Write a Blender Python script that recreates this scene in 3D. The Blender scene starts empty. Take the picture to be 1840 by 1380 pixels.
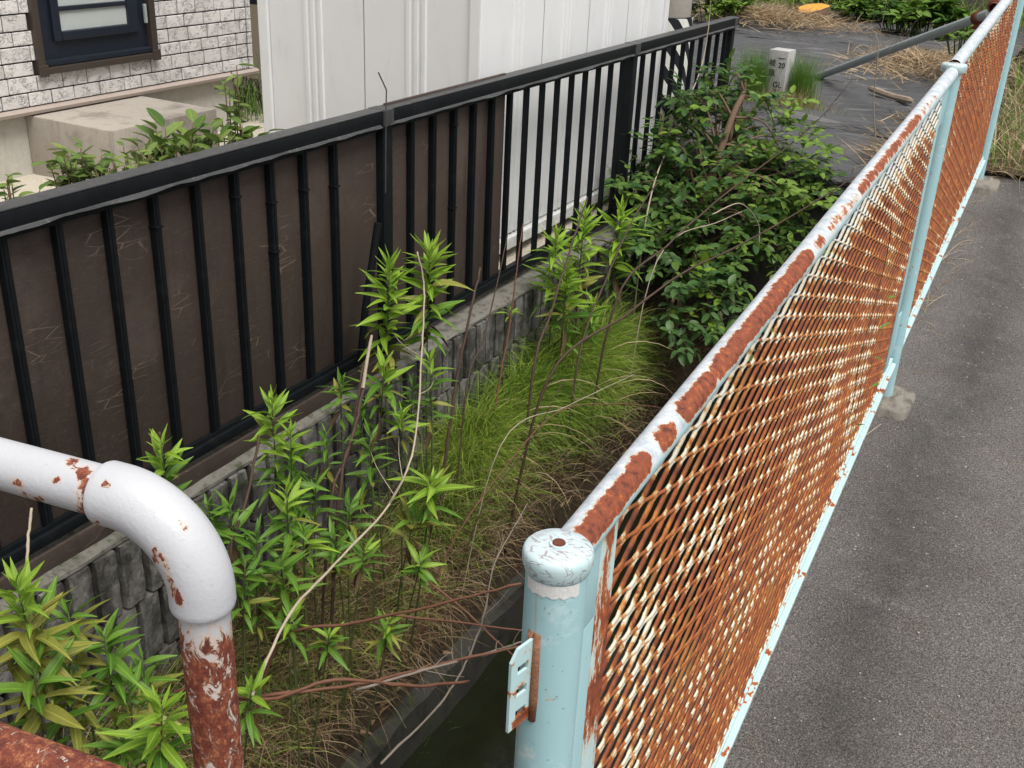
import bpy, bmesh, math, random
import numpy as np
from mathutils import Vector, Matrix, noise

# ------------------------------------------------------------------ camera, sky, sun, exposure
scene = bpy.context.scene
COL = scene.collection
cam_data = bpy.data.cameras.new('camera')
cam_data.sensor_width = 36.0
cam_data.lens = 37.565
cam_data.clip_start = 0.02
cam_data.clip_end = 500.0
cam = bpy.data.objects.new('camera', cam_data)
COL.objects.link(cam)
rot = Matrix([[0.877219, -0.238191, 0.416836], [0.478192, 0.356354, -0.802711], [0.042658, 0.90348, 0.426501]])
cam.matrix_world = rot.to_4x4()          # eye at the origin; the road lies about 1.8 m below it
scene.camera = cam

SUN_EL, SUN_AZ = math.radians(64), math.radians(112)   # azimuth from +Y towards +X
world = bpy.data.worlds.new('World')
scene.world = world
world.use_nodes = True
wn = world.node_tree
wn.nodes.clear()
sky = wn.nodes.new('ShaderNodeTexSky')
sky.sky_type = 'NISHITA'
sky.sun_disc = False
sky.sun_elevation = SUN_EL
sky.sun_rotation = SUN_AZ
sky.air_density = 1.0
sky.dust_density = 3.0
hsv = wn.nodes.new('ShaderNodeHueSaturation')
hsv.inputs['Saturation'].default_value = 0.14        # cloudy, nearly colourless daylight
bg = wn.nodes.new('ShaderNodeBackground')
bg.inputs['Strength'].default_value = 0.10
wo = wn.nodes.new('ShaderNodeOutputWorld')
wn.links.new(sky.outputs[0], hsv.inputs['Color'])
wn.links.new(hsv.outputs[0], bg.inputs[0])
wn.links.new(bg.outputs[0], wo.inputs[0])

sun_data = bpy.data.lights.new('sun', 'SUN')
sun_data.energy = 1.8
sun_data.angle = math.radians(30)
sun_data.color = (1.0, 0.96, 0.90)
sun = bpy.data.objects.new('sun', sun_data)
COL.objects.link(sun)
sd = Vector((math.sin(SUN_AZ) * math.cos(SUN_EL), math.cos(SUN_AZ) * math.cos(SUN_EL), math.sin(SUN_EL)))
sun.rotation_euler = sd.to_track_quat('Z', 'Y').to_euler()

vs = scene.view_settings
vs.view_transform = 'Standard'
vs.look = 'None'
vs.exposure = 0.90
vs.gamma = 1.0
vs.use_curve_mapping = False
scene.cycles.max_bounces = 8
scene.cycles.transparent_max_bounces = 12

random.seed(7)
rng = np.random.default_rng(7)
PI = math.pi

# ------------------------------------------------------------------ helpers: objects
def link(o, parent=None):
    COL.objects.link(o)
    if parent is not None:
        o.parent = parent
        o.matrix_parent_inverse = Matrix.Translation(-Vector(WLOC.get(parent.name, (0, 0, 0))))
    return o

WLOC = {}
def tag(o, label=None, cat=None, group=None, kind=None):
    if label: o['label'] = label
    if cat: o['category'] = cat
    if group: o['group'] = group
    if kind: o['kind'] = kind
    return o

def thing(name, label, cat, loc, group=None):
    o = bpy.data.objects.new(name, None)
    o.empty_display_size = 0.05
    COL.objects.link(o)
    o.location = loc
    WLOC[o.name] = tuple(loc)
    return tag(o, label, cat, group)

class MB:
    """collects vertices and faces (world coordinates) of one mesh"""
    def __init__(s):
        s.v, s.f, s.a = [], [], []
    def add(s, verts, faces, att=0.0):
        k = len(s.v)
        s.v.extend([tuple(p) for p in verts])
        s.f.extend([tuple(i + k for i in q) for q in faces])
        if isinstance(att, (int, float)): s.a.extend([att] * len(verts))
        else: s.a.extend(att)
        return s
    def box(s, x0, x1, y0, y1, z0, z1, att=0.0):
        v = [(x, y, z) for x in (x0, x1) for y in (y0, y1) for z in (z0, z1)]
        return s.add(v, [(0, 1, 3, 2), (4, 6, 7, 5), (0, 4, 5, 1), (2, 3, 7, 6), (0, 2, 6, 4), (1, 5, 7, 3)], att)
    def bevbox(s, x0, x1, y0, y1, z0, z1, b):
        """box with bevelled edges"""
        bm = bmesh.new()
        bmesh.ops.create_cube(bm, size=1)
        for v in bm.verts:
            v.co = Vector(((x0 + x1) / 2 + v.co.x * (x1 - x0), (y0 + y1) / 2 + v.co.y * (y1 - y0), (z0 + z1) / 2 + v.co.z * (z1 - z0)))
        bmesh.ops.bevel(bm, geom=bm.edges[:], offset=b, segments=2, affect='EDGES', profile=0.6)
        bm.verts.index_update()
        s.add([v.co[:] for v in bm.verts], [[v.index for v in f.verts] for f in bm.faces])
        bm.free()
        return s
    def tube(s, path, radii, seg=10, caps=True, att=None):
        path = [Vector(p) for p in path]
        n = len(path)
        if not hasattr(radii, '__len__'): radii = [radii] * n
        rings, prev = [], None
        for i, p in enumerate(path):
            t = (path[min(i + 1, n - 1)] - path[max(i - 1, 0)]).normalized()
            if prev is None:
                up = Vector((0, 0, 1)) if abs(t.z) < 0.9 else Vector((1, 0, 0))
                u = t.cross(up).normalized()
            else:
                u = (prev - t * prev.dot(t)).normalized()
            prev = u
            w = u.cross(t)
            rings.append([p + (u * math.cos(2 * PI * k / seg) + w * math.sin(2 * PI * k / seg)) * radii[i] for k in range(seg)])
        v = [q for r in rings for q in r]
        f = [(i * seg + k, i * seg + (k + 1) % seg, (i + 1) * seg + (k + 1) % seg, (i + 1) * seg + k) for i in range(n - 1) for k in range(seg)]
        if caps:
            f.append(tuple(range(seg))[::-1])
            f.append(tuple((n - 1) * seg + k for k in range(seg)))
        aa = 0.0
        if att is not None: aa = [att[i] for i in range(n) for k in range(seg)]
        return s.add(v, f, aa)
    def lathe(s, c, prof, seg=32):
        """profile of (r, z) round a vertical axis through c"""
        v, f = [], []
        for r, z in prof:
            for k in range(seg):
                a = 2 * PI * k / seg
                v.append((c[0] + r * math.cos(a), c[1] + r * math.sin(a), c[2] + z))
        m = len(prof)
        for i in range(m - 1):
            for k in range(seg):
                f.append((i * seg + k, i * seg + (k + 1) % seg, (i + 1) * seg + (k + 1) % seg, (i + 1) * seg + k))
        f.append(tuple(range(seg))[::-1]); f.append(tuple((m - 1) * seg + k for k in range(seg)))
        return s.add(v, f)
    def grid(s, fn, nu, nv, att=None):
        v = [fn(i / nu, j / nv) for i in range(nu + 1) for j in range(nv + 1)]
        f = [(i * (nv + 1) + j, (i + 1) * (nv + 1) + j, (i + 1) * (nv + 1) + j + 1, i * (nv + 1) + j + 1) for i in range(nu) for j in range(nv)]
        return s.add(v, f, 0.0 if att is None else [att(i / nu, j / nv) for i in range(nu + 1) for j in range(nv + 1)])
    def mesh(s, name, mat, smooth=False, attr=None):
        me = bpy.data.meshes.new(name)
        me.from_pydata(s.v, [], s.f)
        if attr:
            a = me.attributes.new(attr, 'FLOAT', 'POINT')
            a.data.foreach_set('value', np.array(s.a, np.float32))
        if smooth: me.shade_smooth()
        if mat is not None:
            me.materials.append(mat)
        return me
    def build(s, name, mat, parent=None, smooth=False, attr=None):
        return link(bpy.data.objects.new(name, s.mesh(name, mat, smooth, attr)), parent)

def soft(o, ang=35):
    """smooth shading with sharp edges kept"""
    me = o.data
    me.shade_smooth()
    me.set_sharp_from_angle(angle=math.radians(ang))
    return o

def np_mesh(name, V, F, mat, parent=None, attrs=None, smooth=True):
    """big meshes from arrays: V (n,3), F (m,4)"""
    me = bpy.data.meshes.new(name)
    n, m = len(V), len(F)
    me.vertices.add(n); me.vertices.foreach_set('co', np.asarray(V, np.float32).ravel())
    me.loops.add(m * 4); me.loops.foreach_set('vertex_index', np.asarray(F, np.int32).ravel())
    me.polygons.add(m); me.polygons.foreach_set('loop_start', np.arange(0, m * 4, 4, dtype=np.int32))
    for k, a in (attrs or {}).items():
        at = me.attributes.new(k, 'FLOAT', 'POINT'); at.data.foreach_set('value', np.asarray(a, np.float32))
    me.update(calc_edges=True); me.validate()
    if smooth: me.shade_smooth()
    me.materials.append(mat)
    return link(bpy.data.objects.new(name, me), parent)

def fbm(p, sc=1.0, oct=3):
    return noise.fractal(Vector(p) * sc, 1.0, 2.0, oct)

# ------------------------------------------------------------------ helpers: materials
class NT:
    def __init__(s, name):
        s.m = bpy.data.materials.new(name)
        s.m.use_nodes = True
        s.t = s.m.node_tree
        s.b = s.t.nodes['Principled BSDF']
        s.out = s.t.nodes['Material Output']
        s._c = {}
    def put(s, sock, v):
        if isinstance(v, bpy.types.NodeSocket): s.t.links.new(v, sock)
        elif hasattr(v, '__len__') and len(v) == 3 and sock.type == 'RGBA': sock.default_value = (*v, 1)
        else: sock.default_value = v
    def node(s, typ, **props):
        n = s.t.nodes.new(typ)
        for k, v in props.items(): setattr(n, k, v)
        return n
    def co(s, scale=(1, 1, 1), rot=(0, 0, 0), kind='Object'):
        if kind not in s._c: s._c[kind] = s.node('ShaderNodeTexCoord').outputs[kind]
        mp = s.node('ShaderNodeMapping')
        s.put(mp.inputs['Vector'], s._c[kind])
        mp.inputs['Scale'].default_value = scale
        mp.inputs['Rotation'].default_value = rot
        return mp.outputs[0]
    def own(s, scale=(1, 1, 1), rot=(0, 0, 0)):
        """object coordinates shifted by each piece's own place, so that copies differ"""
        a = s.node('ShaderNodeVectorMath', operation='ADD')
        s.put(a.inputs[0], s.co()); s.put(a.inputs[1], s.node('ShaderNodeObjectInfo').outputs['Location'])
        mp = s.node('ShaderNodeMapping'); s.put(mp.inputs['Vector'], a.outputs[0])
        mp.inputs['Scale'].default_value = scale; mp.inputs['Rotation'].default_value = rot
        return mp.outputs[0]
    def xyz(s):
        n = s.node('ShaderNodeSeparateXYZ'); s.put(n.inputs[0], s.co()); return n.outputs
    def noise(s, scale, detail=4, rough=0.55, vec=None, dist=0.0):
        n = s.node('ShaderNodeTexNoise')
        s.put(n.inputs['Vector'], vec if vec is not None else s.co())
        n.inputs['Scale'].default_value = scale; n.inputs['Detail'].default_value = detail
        n.inputs['Roughness'].default_value = rough; n.inputs['Distortion'].default_value = dist
        return n.outputs['Fac']
    def vor(s, scale, vec=None, feature='F1', rnd=1.0, out='Distance'):
        n = s.node('ShaderNodeTexVoronoi', feature=feature)
        s.put(n.inputs['Vector'], vec if vec is not None else s.co())
        n.inputs['Scale'].default_value = scale; n.inputs['Randomness'].default_value = rnd
        return n.outputs[out]
    def ramp(s, fac, stops, interp='LINEAR'):
        n = s.node('ShaderNodeValToRGB'); cr = n.color_ramp; cr.interpolation = interp
        while len(cr.elements) < len(stops): cr.elements.new(0.5)
        for e, (p, c) in zip(cr.elements, stops):
            e.position = p
            e.color = (c, c, c, 1) if isinstance(c, (int, float)) else (*c, 1)
        s.put(n.inputs[0], fac)
        return n.outputs[0]
    def mix(s, fac, a, b, blend='MIX'):
        n = s.node('ShaderNodeMix', data_type='RGBA', blend_type=blend)
        s.put(n.inputs[0], fac); s.put(n.inputs[6], a); s.put(n.inputs[7], b)
        return n.outputs[2]
    def math(s, op, a, b=0.0, clamp=False):
        n = s.node('ShaderNodeMath', operation=op, use_clamp=clamp)
        s.put(n.inputs[0], a); s.put(n.inputs[1], b)
        return n.outputs[0]
    def step(s, v, lo, hi):
        n = s.node('ShaderNodeMapRange', interpolation_type='SMOOTHSTEP')
        s.put(n.inputs[0], v); n.inputs[1].default_value = lo; n.inputs[2].default_value = hi
        return n.outputs[0]
    def attr(s, name):
        n = s.node('ShaderNodeAttribute'); n.attribute_name = name; return n.outputs['Fac']
    def rnd(s):
        return s.node('ShaderNodeObjectInfo').outputs['Random']
    def bump(s, h, strength=0.5, dist=0.01):
        n = s.node('ShaderNodeBump'); n.inputs['Strength'].default_value = strength; n.inputs['Distance'].default_value = dist
        s.put(n.inputs['Height'], h); s.put(s.b.inputs['Normal'], n.outputs[0]); return n.outputs[0]
    def fin(s, col=None, rough=0.6, spec=0.5, metal=0.0):
        if col is not None: s.put(s.b.inputs['Base Color'], col)
        s.put(s.b.inputs['Roughness'], rough); s.b.inputs['Specular IOR Level'].default_value = spec
        s.b.inputs['Metallic'].default_value = metal
        return s.m
    def leafy(s, col, trans=0.35, rough=0.45, spec=0.4):
        s.fin(col, rough, spec)
        tr = s.node('ShaderNodeBsdfTranslucent'); s.put(tr.inputs[0], col)
        mx = s.node('ShaderNodeMixShader'); mx.inputs[0].default_value = trans
        s.t.links.new(s.b.outputs[0], mx.inputs[1]); s.t.links.new(tr.outputs[0], mx.inputs[2])
        s.t.links.new(mx.outputs[0], s.out.inputs[0])
        return s.m

RUST_D, RUST, RUST_O, STAIN = (0.085, 0.022, 0.012), (0.20, 0.050, 0.022), (0.36, 0.100, 0.026), (0.50, 0.33, 0.14)

def rust_over(n, paint, mask, thr=0.5, w=0.02, stain=0.09, scale=60):
    """paint, a yellowish halo, then flaking rust where mask passes thr; returns colour and the rust factor"""
    r = n.step(mask, thr - w, thr + w)
    halo = n.step(mask, thr - stain, thr + w)
    rc = n.ramp(n.noise(scale, 5, 0.65), [(0.36, RUST_D), (0.47, RUST), (0.55, RUST), (0.66, RUST_O)])
    rc = n.mix(n.math('MULTIPLY', n.math('SUBTRACT', 1.0, n.step(mask, thr, thr + 0.10)), 0.8), rc, RUST_O)
    c = n.mix(n.math('MULTIPLY', halo, 0.55), paint, STAIN)
    return n.mix(r, c, rc), r

def m_asphalt():
    n = NT('asphalt')
    fine = n.noise(210, 4, 0.78)
    agg = n.vor(190)
    big = n.noise(2.2, 4, 0.6)
    c = n.ramp(fine, [(0.34, (0.030, 0.028, 0.027)), (0.46, (0.108, 0.099, 0.093)), (0.56, (0.172, 0.159, 0.150)), (0.68, (0.36, 0.34, 0.32))])
    c = n.mix(n.math('MULTIPLY', n.step(agg, 0.22, 0.06), n.step(n.noise(90, 1), 0.52, 0.62)), c, (0.42, 0.40, 0.38))
    c = n.mix(n.step(big, 0.35, 0.7), c, n.mix(1.0, c, (0.80, 0.79, 0.78), 'MULTIPLY'))
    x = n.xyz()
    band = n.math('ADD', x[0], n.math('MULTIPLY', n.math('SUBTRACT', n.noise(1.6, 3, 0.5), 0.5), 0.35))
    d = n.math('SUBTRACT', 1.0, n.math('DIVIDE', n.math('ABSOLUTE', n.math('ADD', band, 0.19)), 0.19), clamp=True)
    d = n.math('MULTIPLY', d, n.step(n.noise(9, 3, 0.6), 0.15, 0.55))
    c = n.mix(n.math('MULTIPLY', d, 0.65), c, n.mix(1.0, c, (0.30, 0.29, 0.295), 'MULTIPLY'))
    brown = n.math('MULTIPLY', n.step(n.noise(5, 3, 0.6), 0.56, 0.72), 0.35)
    c = n.mix(brown, c, n.mix(1.0, c, (1.05, 0.90, 0.72), 'MULTIPLY'))
    h = n.math('ADD', n.math('MULTIPLY', n.noise(200, 4, 0.75), 0.9), n.math('MULTIPLY', n.step(agg, 0.5, 0.0), 0.5))
    n.bump(h, 1.0, 0.006)
    return n.fin(c, 0.82, 0.4)

def m_concrete(name, col, stain=(0.10, 0.09, 0.075), amt=0.6, sc=4.0, bump=0.5, moss=0.0):
    n = NT(name)
    c = n.mix(n.noise(sc * 12, 5, 0.7), tuple(v * 0.78 for v in col), tuple(min(1, v * 1.18) for v in col))
    c = n.mix(n.math('MULTIPLY', n.step(n.noise(sc, 6, 0.65), 0.48, 0.72), amt), c, stain)
    st = n.noise(sc * 2.2, 4, 0.6, n.co((1.6, 1.6, 0.22)))
    c = n.mix(n.math('MULTIPLY', n.step(st, 0.55, 0.75), amt * 0.6), c, stain)
    if moss: c = n.mix(n.math('MULTIPLY', n.step(n.noise(sc * 3, 5, 0.7), 0.50, 0.66), moss), c, (0.045, 0.055, 0.018))
    n.bump(n.noise(sc * 30, 5, 0.7), bump, 0.006)
    return n.fin(c, 0.88, 0.25)

def m_bluepaint(name='blue_paint', col=(0.315, 0.50, 0.53), thr=0.72):
    n = NT(name)
    c = n.mix(n.noise(7, 4, 0.6), tuple(v * 0.93 for v in col), tuple(min(1, v * 1.07) for v in col))
    c = n.mix(n.math('MULTIPLY', n.step(n.noise(22, 4, 0.7), 0.56, 0.72), 0.35), c, (0.62, 0.70, 0.70))
    c, r = rust_over(n, c, n.noise(38, 3, 0.6, dist=0.6), thr, 0.015, 0.05)
    dirt = n.math('MULTIPLY', n.step(n.noise(160, 2, 0.6), 0.68, 0.74), 0.6)
    c = n.mix(dirt, c, (0.10, 0.10, 0.10))
    sk = n.noise(42, 3, 0.6, n.co((1, 1, 0.045)))
    c = n.mix(n.math('MULTIPLY', n.step(sk, 0.67, 0.71), 0.75), c, (0.42, 0.24, 0.11))
    c = n.mix(n.math('MULTIPLY', n.step(n.noise(26, 4, 0.7), 0.60, 0.72), 0.6), c, (0.68, 0.66, 0.56))
    n.bump(n.math('ADD', n.math('MULTIPLY', r, 0.5), n.math('MULTIPLY', n.noise(90, 3), 0.15)), 0.35, 0.002)
    return n.fin(c, 0.42, 0.45)

def m_rail():
    """chalky, nearly white worn top, light blue flanks, flaking rust where the attribute says"""
    n = NT('rail_paint')
    g = n.node('ShaderNodeNewGeometry')
    worn = n.attr('worn')
    c = n.mix(n.noise(14, 4, 0.6), (0.33, 0.51, 0.54), (0.39, 0.55, 0.57))
    chalk = n.ramp(n.noise(38, 7, 0.8), [(0.36, (0.30, 0.36, 0.40)), (0.5, (0.46, 0.50, 0.54)), (0.62, (0.60, 0.61, 0.63))])
    c = n.mix(n.step(n.math('ADD', worn, n.math('MULTIPLY', n.math('SUBTRACT', n.noise(30, 4, 0.7), 0.5), 0.5)), 0.42, 0.60), c, chalk)
    scr = n.step(n.noise(30, 4, 0.75, n.co((3, 0.9, 3)), 1.5), 0.62, 0.66)
    c = n.mix(n.math('MULTIPLY', scr, 0.5), c, (0.36, 0.28, 0.27))
    mask = n.math('ADD', n.attr('rb'), n.math('MULTIPLY', n.math('SUBTRACT', n.noise(17, 3, 0.6, dist=0.8), 0.5), 0.40))
    mask = n.math('ADD', mask, n.math('MULTIPLY', n.math('SUBTRACT', n.noise(48, 8, 0.80), 0.5), 1.15))
    c, r = rust_over(n, c, mask, 0.5, 0.02, 0.16, 95)
    n.bump(n.math('ADD', n.math('MULTIPLY', r, -0.8), n.math('ADD', n.math('MULTIPLY', n.math('MULTIPLY', n.noise(150, 6, 0.78), r), 1.3), n.math('MULTIPLY', n.noise(70, 3), 0.12))), 0.6, 0.002)
    return n.fin(c, n.math('ADD', 0.45, n.math('MULTIPLY', r, 0.35)), 0.4)

def m_edgestrip():
    n = NT('rusty_edge_strip')
    c = n.mix(n.noise(14, 4, 0.6), (0.36, 0.52, 0.54), (0.44, 0.57, 0.58))
    c, r = rust_over(n, c, n.noise(26, 6, 0.75, n.co((1, 1, 0.35))), 0.47, 0.02, 0.10)
    n.bump(n.math('MULTIPLY', n.noise(120, 5, 0.7), r), 0.5, 0.002)
    return n.fin(c, 0.6, 0.35)

def m_meshpanel():
    n = NT('rusty_expanded_metal')
    node = n.attr('node'); pt = n.attr('paint')
    pa = n.mix(n.noise(40, 3), (0.52, 0.56, 0.55), (0.64, 0.64, 0.61))
    cream = n.mix(n.noise(60, 4, 0.7), (0.56, 0.46, 0.29), (0.64, 0.60, 0.51))
    big = n.noise(3.1, 3, 0.6, n.co((1, 1.1, 1.5)))
    fine = n.noise(75, 4, 0.7, n.co((1, 0.55, 1)))
    keep = n.math('ADD', n.math('ADD', n.math('MULTIPLY', node, 0.36), n.math('MULTIPLY', pt, 0.95)),
                  n.math('ADD', n.math('MULTIPLY', n.math('SUBTRACT', big, 0.5), 1.25), n.math('MULTIPLY', n.math('SUBTRACT', fine, 0.5), 0.85)))
    k = n.step(keep, 0.36, 0.46)
    halo = n.step(keep, 0.24, 0.40)
    rc = n.ramp(n.noise(20, 5, 0.7), [(0.36, (0.095, 0.026, 0.015)), (0.47, (0.175, 0.048, 0.022)), (0.55, (0.22, 0.066, 0.024)), (0.66, (0.38, 0.130, 0.030))])
    moss = n.math('MULTIPLY', n.step(n.noise(6, 3, 0.6), 0.55, 0.68), 0.45)
    rc = n.mix(moss, rc, (0.23, 0.135, 0.035))
    rc = n.mix(n.math('MULTIPLY', n.math('MAXIMUM', node, n.attr('lit')), 0.50), rc, (0.40, 0.125, 0.030))  # orange rust at bonds; up-facing strands coloured brighter, as if lit
    c = n.mix(n.math('MULTIPLY', halo, 0.75), rc, (0.50, 0.27, 0.085))
    c = n.mix(k, c, n.mix(n.step(keep, 0.55, 0.9), cream, pa))
    n.bump(n.math('ADD', n.noise(300, 4, 0.7), n.math('MULTIPLY', k, 0.5)), 0.5, 0.0012)
    return n.fin(c, 0.78, 0.3)

def m_whitepipe():
    n = NT('white_pipe_paint')
    c = n.mix(n.noise(16, 4), (0.41, 0.42, 0.445), (0.49, 0.495, 0.515))
    spk = n.math('MULTIPLY', n.step(n.noise(210, 2), 0.68, 0.74), 0.35)
    c = n.mix(spk, c, (0.25, 0.25, 0.26))
    mask = n.math('ADD', n.attr('rb'), n.math('MULTIPLY', n.math('SUBTRACT', n.noise(62, 7, 0.74, n.co((1, 1, 0.55)), 0.8), 0.5), 1.30))
    r = n.step(mask, 0.49, 0.53)
    halo = n.step(mask, 0.34, 0.52)
    rc = n.ramp(n.noise(100, 8, 0.82, n.co((1, 1, 0.7)), 0.1), [(0.30, (0.035, 0.009, 0.008)), (0.42, (0.125, 0.025, 0.016)), (0.52, (0.21, 0.048, 0.024)), (0.60, (0.40, 0.15, 0.065)), (0.68, (0.58, 0.36, 0.22)), (0.76, (0.66, 0.58, 0.52))])
    c = n.mix(n.math('MULTIPLY', halo, 0.55), c, (0.60, 0.34, 0.16))
    c = n.mix(r, c, rc)
    n.bump(n.math('ADD', n.math('MULTIPLY', n.math('MULTIPLY', n.noise(100, 8, 0.82, n.co((1, 1, 0.7)), 0.1), r), 1.0), n.math('MULTIPLY', n.noise(230, 3), 0.14)), 0.8, 0.004)
    return n.fin(c, n.math('ADD', 0.38, n.math('MULTIPLY', r, 0.32)), 0.45)

def m_blackpaint():
    n = NT('black_fence_paint')
    c = n.mix(n.noise(30, 4), (0.004, 0.005, 0.006), (0.010, 0.012, 0.014))
    c = n.mix(n.math('MULTIPLY', n.step(n.noise(9, 5, 0.7), 0.55, 0.8), 0.5), c, (0.022, 0.022, 0.022))
    n.bump(n.noise(120, 3), 0.15, 0.002)
    return n.fin(c, 0.45, 0.13)

def m_railtop():
    n = NT('weathered_black_rail')
    c = n.mix(n.noise(11, 5, 0.7), (0.022, 0.023, 0.024), (0.060, 0.061, 0.061))
    c = n.mix(n.math('MULTIPLY', n.step(n.noise(60, 4, 0.75), 0.55, 0.7), 0.4), c, (0.16, 0.155, 0.15))
    n.bump(n.noise(80, 4), 0.2, 0.002)
    return n.fin(c, 0.45, 0.5)

def m_board():
    n = NT('brown_board')
    c = n.mix(n.noise(70, 5, 0.75, n.co((1, 1, 2.5))), (0.018, 0.013, 0.010), (0.060, 0.043, 0.035))
    c = n.mix(n.math('MULTIPLY', n.noise(4, 3), 0.5), c, (0.034, 0.024, 0.020))
    up = n.step(n.xyz()[1], 0.9, 3.4)
    c = n.mix(n.math('MULTIPLY', up, 0.35), c, (0.085, 0.060, 0.050))
    # scratches running along the board and dried vine marks
    sc = n.vor(9, n.co((1, 1.0, 4.2), (math.radians(-24), 0, 0)), 'DISTANCE_TO_EDGE')
    s1 = n.math('MULTIPLY', n.step(sc, 0.030, 0.006), n.step(n.noise(5, 3, 0.6), 0.55, 0.68))
    c = n.mix(n.math('MULTIPLY', s1, 0.8), c, (0.19, 0.145, 0.105))
    w = n.noise(55, 6, 0.8, n.co((1, 2.2, 0.7)), 1.0)
    s2 = n.math('MULTIPLY', n.step(w, 0.60, 0.66), n.step(n.noise(2.6, 3), 0.52, 0.68))
    c = n.mix(n.math('MULTIPLY', s2, 0.7), c, (0.165, 0.125, 0.10))
    c = n.mix(n.math('MULTIPLY', n.step(n.noise(1.7, 5, 0.7), 0.48, 0.66), 0.45), c, (0.095, 0.073, 0.062))
    ws = n.noise(16, 4, 0.65, n.co((1, 1, 0.10)))
    c = n.mix(n.math('MULTIPLY', n.step(ws, 0.50, 0.70), 0.55), c, (0.030, 0.021, 0.017))
    gr = n.step(n.noise(120, 4, 0.8, n.co((1, 0.25, 1.6), (math.radians(-20), 0, 0))), 0.56, 0.70)
    c = n.mix(n.math('MULTIPLY', gr, 0.35), c, (0.13, 0.10, 0.083))
    n.bump(n.math('ADD', n.noise(110, 4, 0.7), n.math('MULTIPLY', n.noise(2.5, 2), 4.0)), 0.30, 0.004)
    return n.fin(c, 0.62, 0.30)

def m_block():
    n = NT('split_face_concrete')
    rn = n.rnd(); ow = n.own()
    c = n.mix(n.noise(70, 7, 0.8, ow), (0.060, 0.056, 0.050), (0.36, 0.345, 0.32))
    c = n.mix(n.math('MULTIPLY', n.step(n.noise(5, 6, 0.72, ow), 0.40, 0.58), 0.85), c, (0.032, 0.029, 0.026))
    vs_ = n.noise(26, 4, 0.7, n.own((1, 1, 0.12)))
    c = n.mix(n.math('MULTIPLY', n.step(vs_, 0.50, 0.66), 0.6), c, (0.020, 0.019, 0.017))
    c = n.mix(n.math('MULTIPLY', n.step(n.noise(16, 5, 0.7, ow), 0.57, 0.70), 0.5), c, (0.050, 0.056, 0.020))
    c = n.mix(n.math('MULTIPLY', rn, 0.25), c, (0.10, 0.095, 0.088))
    n.bump(n.math('ADD', n.noise(55, 7, 0.8, ow), n.math('MULTIPLY', n.noise(200, 3, 0.6, ow), 0.3)), 1.0, 0.008)
    return n.fin(c, 0.95, 0.15)

def m_soil(name, a, b, sc=30):
    n = NT(name)
    c = n.mix(n.noise(sc, 6, 0.75), a, b)
    n.bump(n.noise(sc * 1.5, 6, 0.75), 0.8, 0.02)
    return n.fin(c, 0.95, 0.15)

def m_water():
    n = NT('canal_water')
    c = n.mix(n.noise(5, 4, 0.6), (0.006, 0.006, 0.005), (0.016, 0.020, 0.008))
    n.bump(n.noise(14, 3), 0.10, 0.01)
    return n.fin(c, 0.10, 0.45)

def m_leaf(name, dark, light, trans=0.35, attr=None, rough=0.45, spot=None):
    n = NT(name)
    r = n.attr(attr) if attr else n.rnd()
    c = n.mix(r, dark, light)
    c = n.mix(n.math('MULTIPLY', n.noise(60 if attr else 5.0, 4, 0.65), 0.75), c, tuple(v * 0.55 for v in dark))
    if not attr:
        ax = n.math('ABSOLUTE', n.xyz()[0])
        c = n.mix(n.math('MULTIPLY', n.step(ax, 0.014, 0.004), 0.45), c, tuple(min(1, v * 1.5) for v in light))
        if not spot: c = n.mix(n.math('MULTIPLY', n.step(n.noise(9, 5, 0.7), 0.62, 0.68), n.step(r, 0.35, 0.9)), c, (0.20, 0.16, 0.05))
    if spot: c = n.mix(n.math('MULTIPLY', n.step(n.noise(85, 3, 0.6), 0.55, 0.70), 0.8), c, spot)
    return n.leafy(c, trans, max(rough, 0.42), 0.28)

def m_blade(name, stops, trans=0.3):
    n = NT(name)
    return n.leafy(n.ramp(n.attr('rnd'), stops), trans, 0.55, 0.3)

def m_plain(name, col, rough=0.6, spec=0.4, var=0.15, sc=30, bump=0.2):
    n = NT(name)
    c = n.mix(n.noise(sc, 4, 0.65), tuple(v * (1 - var) for v in col), tuple(min(1, v * (1 + var)) for v in col))
    if bump: n.bump(n.noise(sc * 3, 4), bump, 0.003)
    return n.fin(c, rough, spec)

def m_tile():
    n = NT('stone_look_tile')
    rn = n.rnd()
    c = n.mix(rn, (0.56, 0.535, 0.515), (0.66, 0.64, 0.62))
    cr = n.noise(40, 4, 0.6, n.own((1, 0.6, 1.0), (0.5, 0, 0)), 1.6)
    cr2 = n.math('ABSOLUTE', n.math('SUBTRACT', cr, 0.5))
    mk = n.math('MULTIPLY', n.step(cr2, 0.026, 0.005), n.step(n.noise(18, 2, 0.5, n.own()), 0.42, 0.58))
    c = n.mix(n.math('MULTIPLY', mk, 0.65), c, (0.10, 0.09, 0.083))
    n.bump(n.math('SUBTRACT', n.noise(60, 5, 0.7, n.own()), n.math('MULTIPLY', mk, 1.0)), 0.8, 0.006)
    return n.fin(c, 0.75, 0.3)

def m_shed():
    n = NT('white_shed_paint')
    c = n.mix(n.noise(3, 4, 0.6), (0.66, 0.665, 0.67), (0.73, 0.73, 0.73))
    z = n.xyz()[2]
    g = n.math('MULTIPLY', n.step(n.noise(9, 5, 0.7, n.co((1, 1, 0.35))), 0.50, 0.75), 0.30)
    c = n.mix(g, c, (0.46, 0.46, 0.46))
    low = n.math('MULTIPLY', n.step(z, -1.25, -1.46), n.step(n.noise(18, 5, 0.7), 0.35, 0.65))
    c = n.mix(n.math('MULTIPLY', low, 0.5), c, (0.28, 0.29, 0.22))
    n.bump(n.noise(25, 3), 0.05, 0.003)
    return n.fin(c, 0.38, 0.45)

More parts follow.
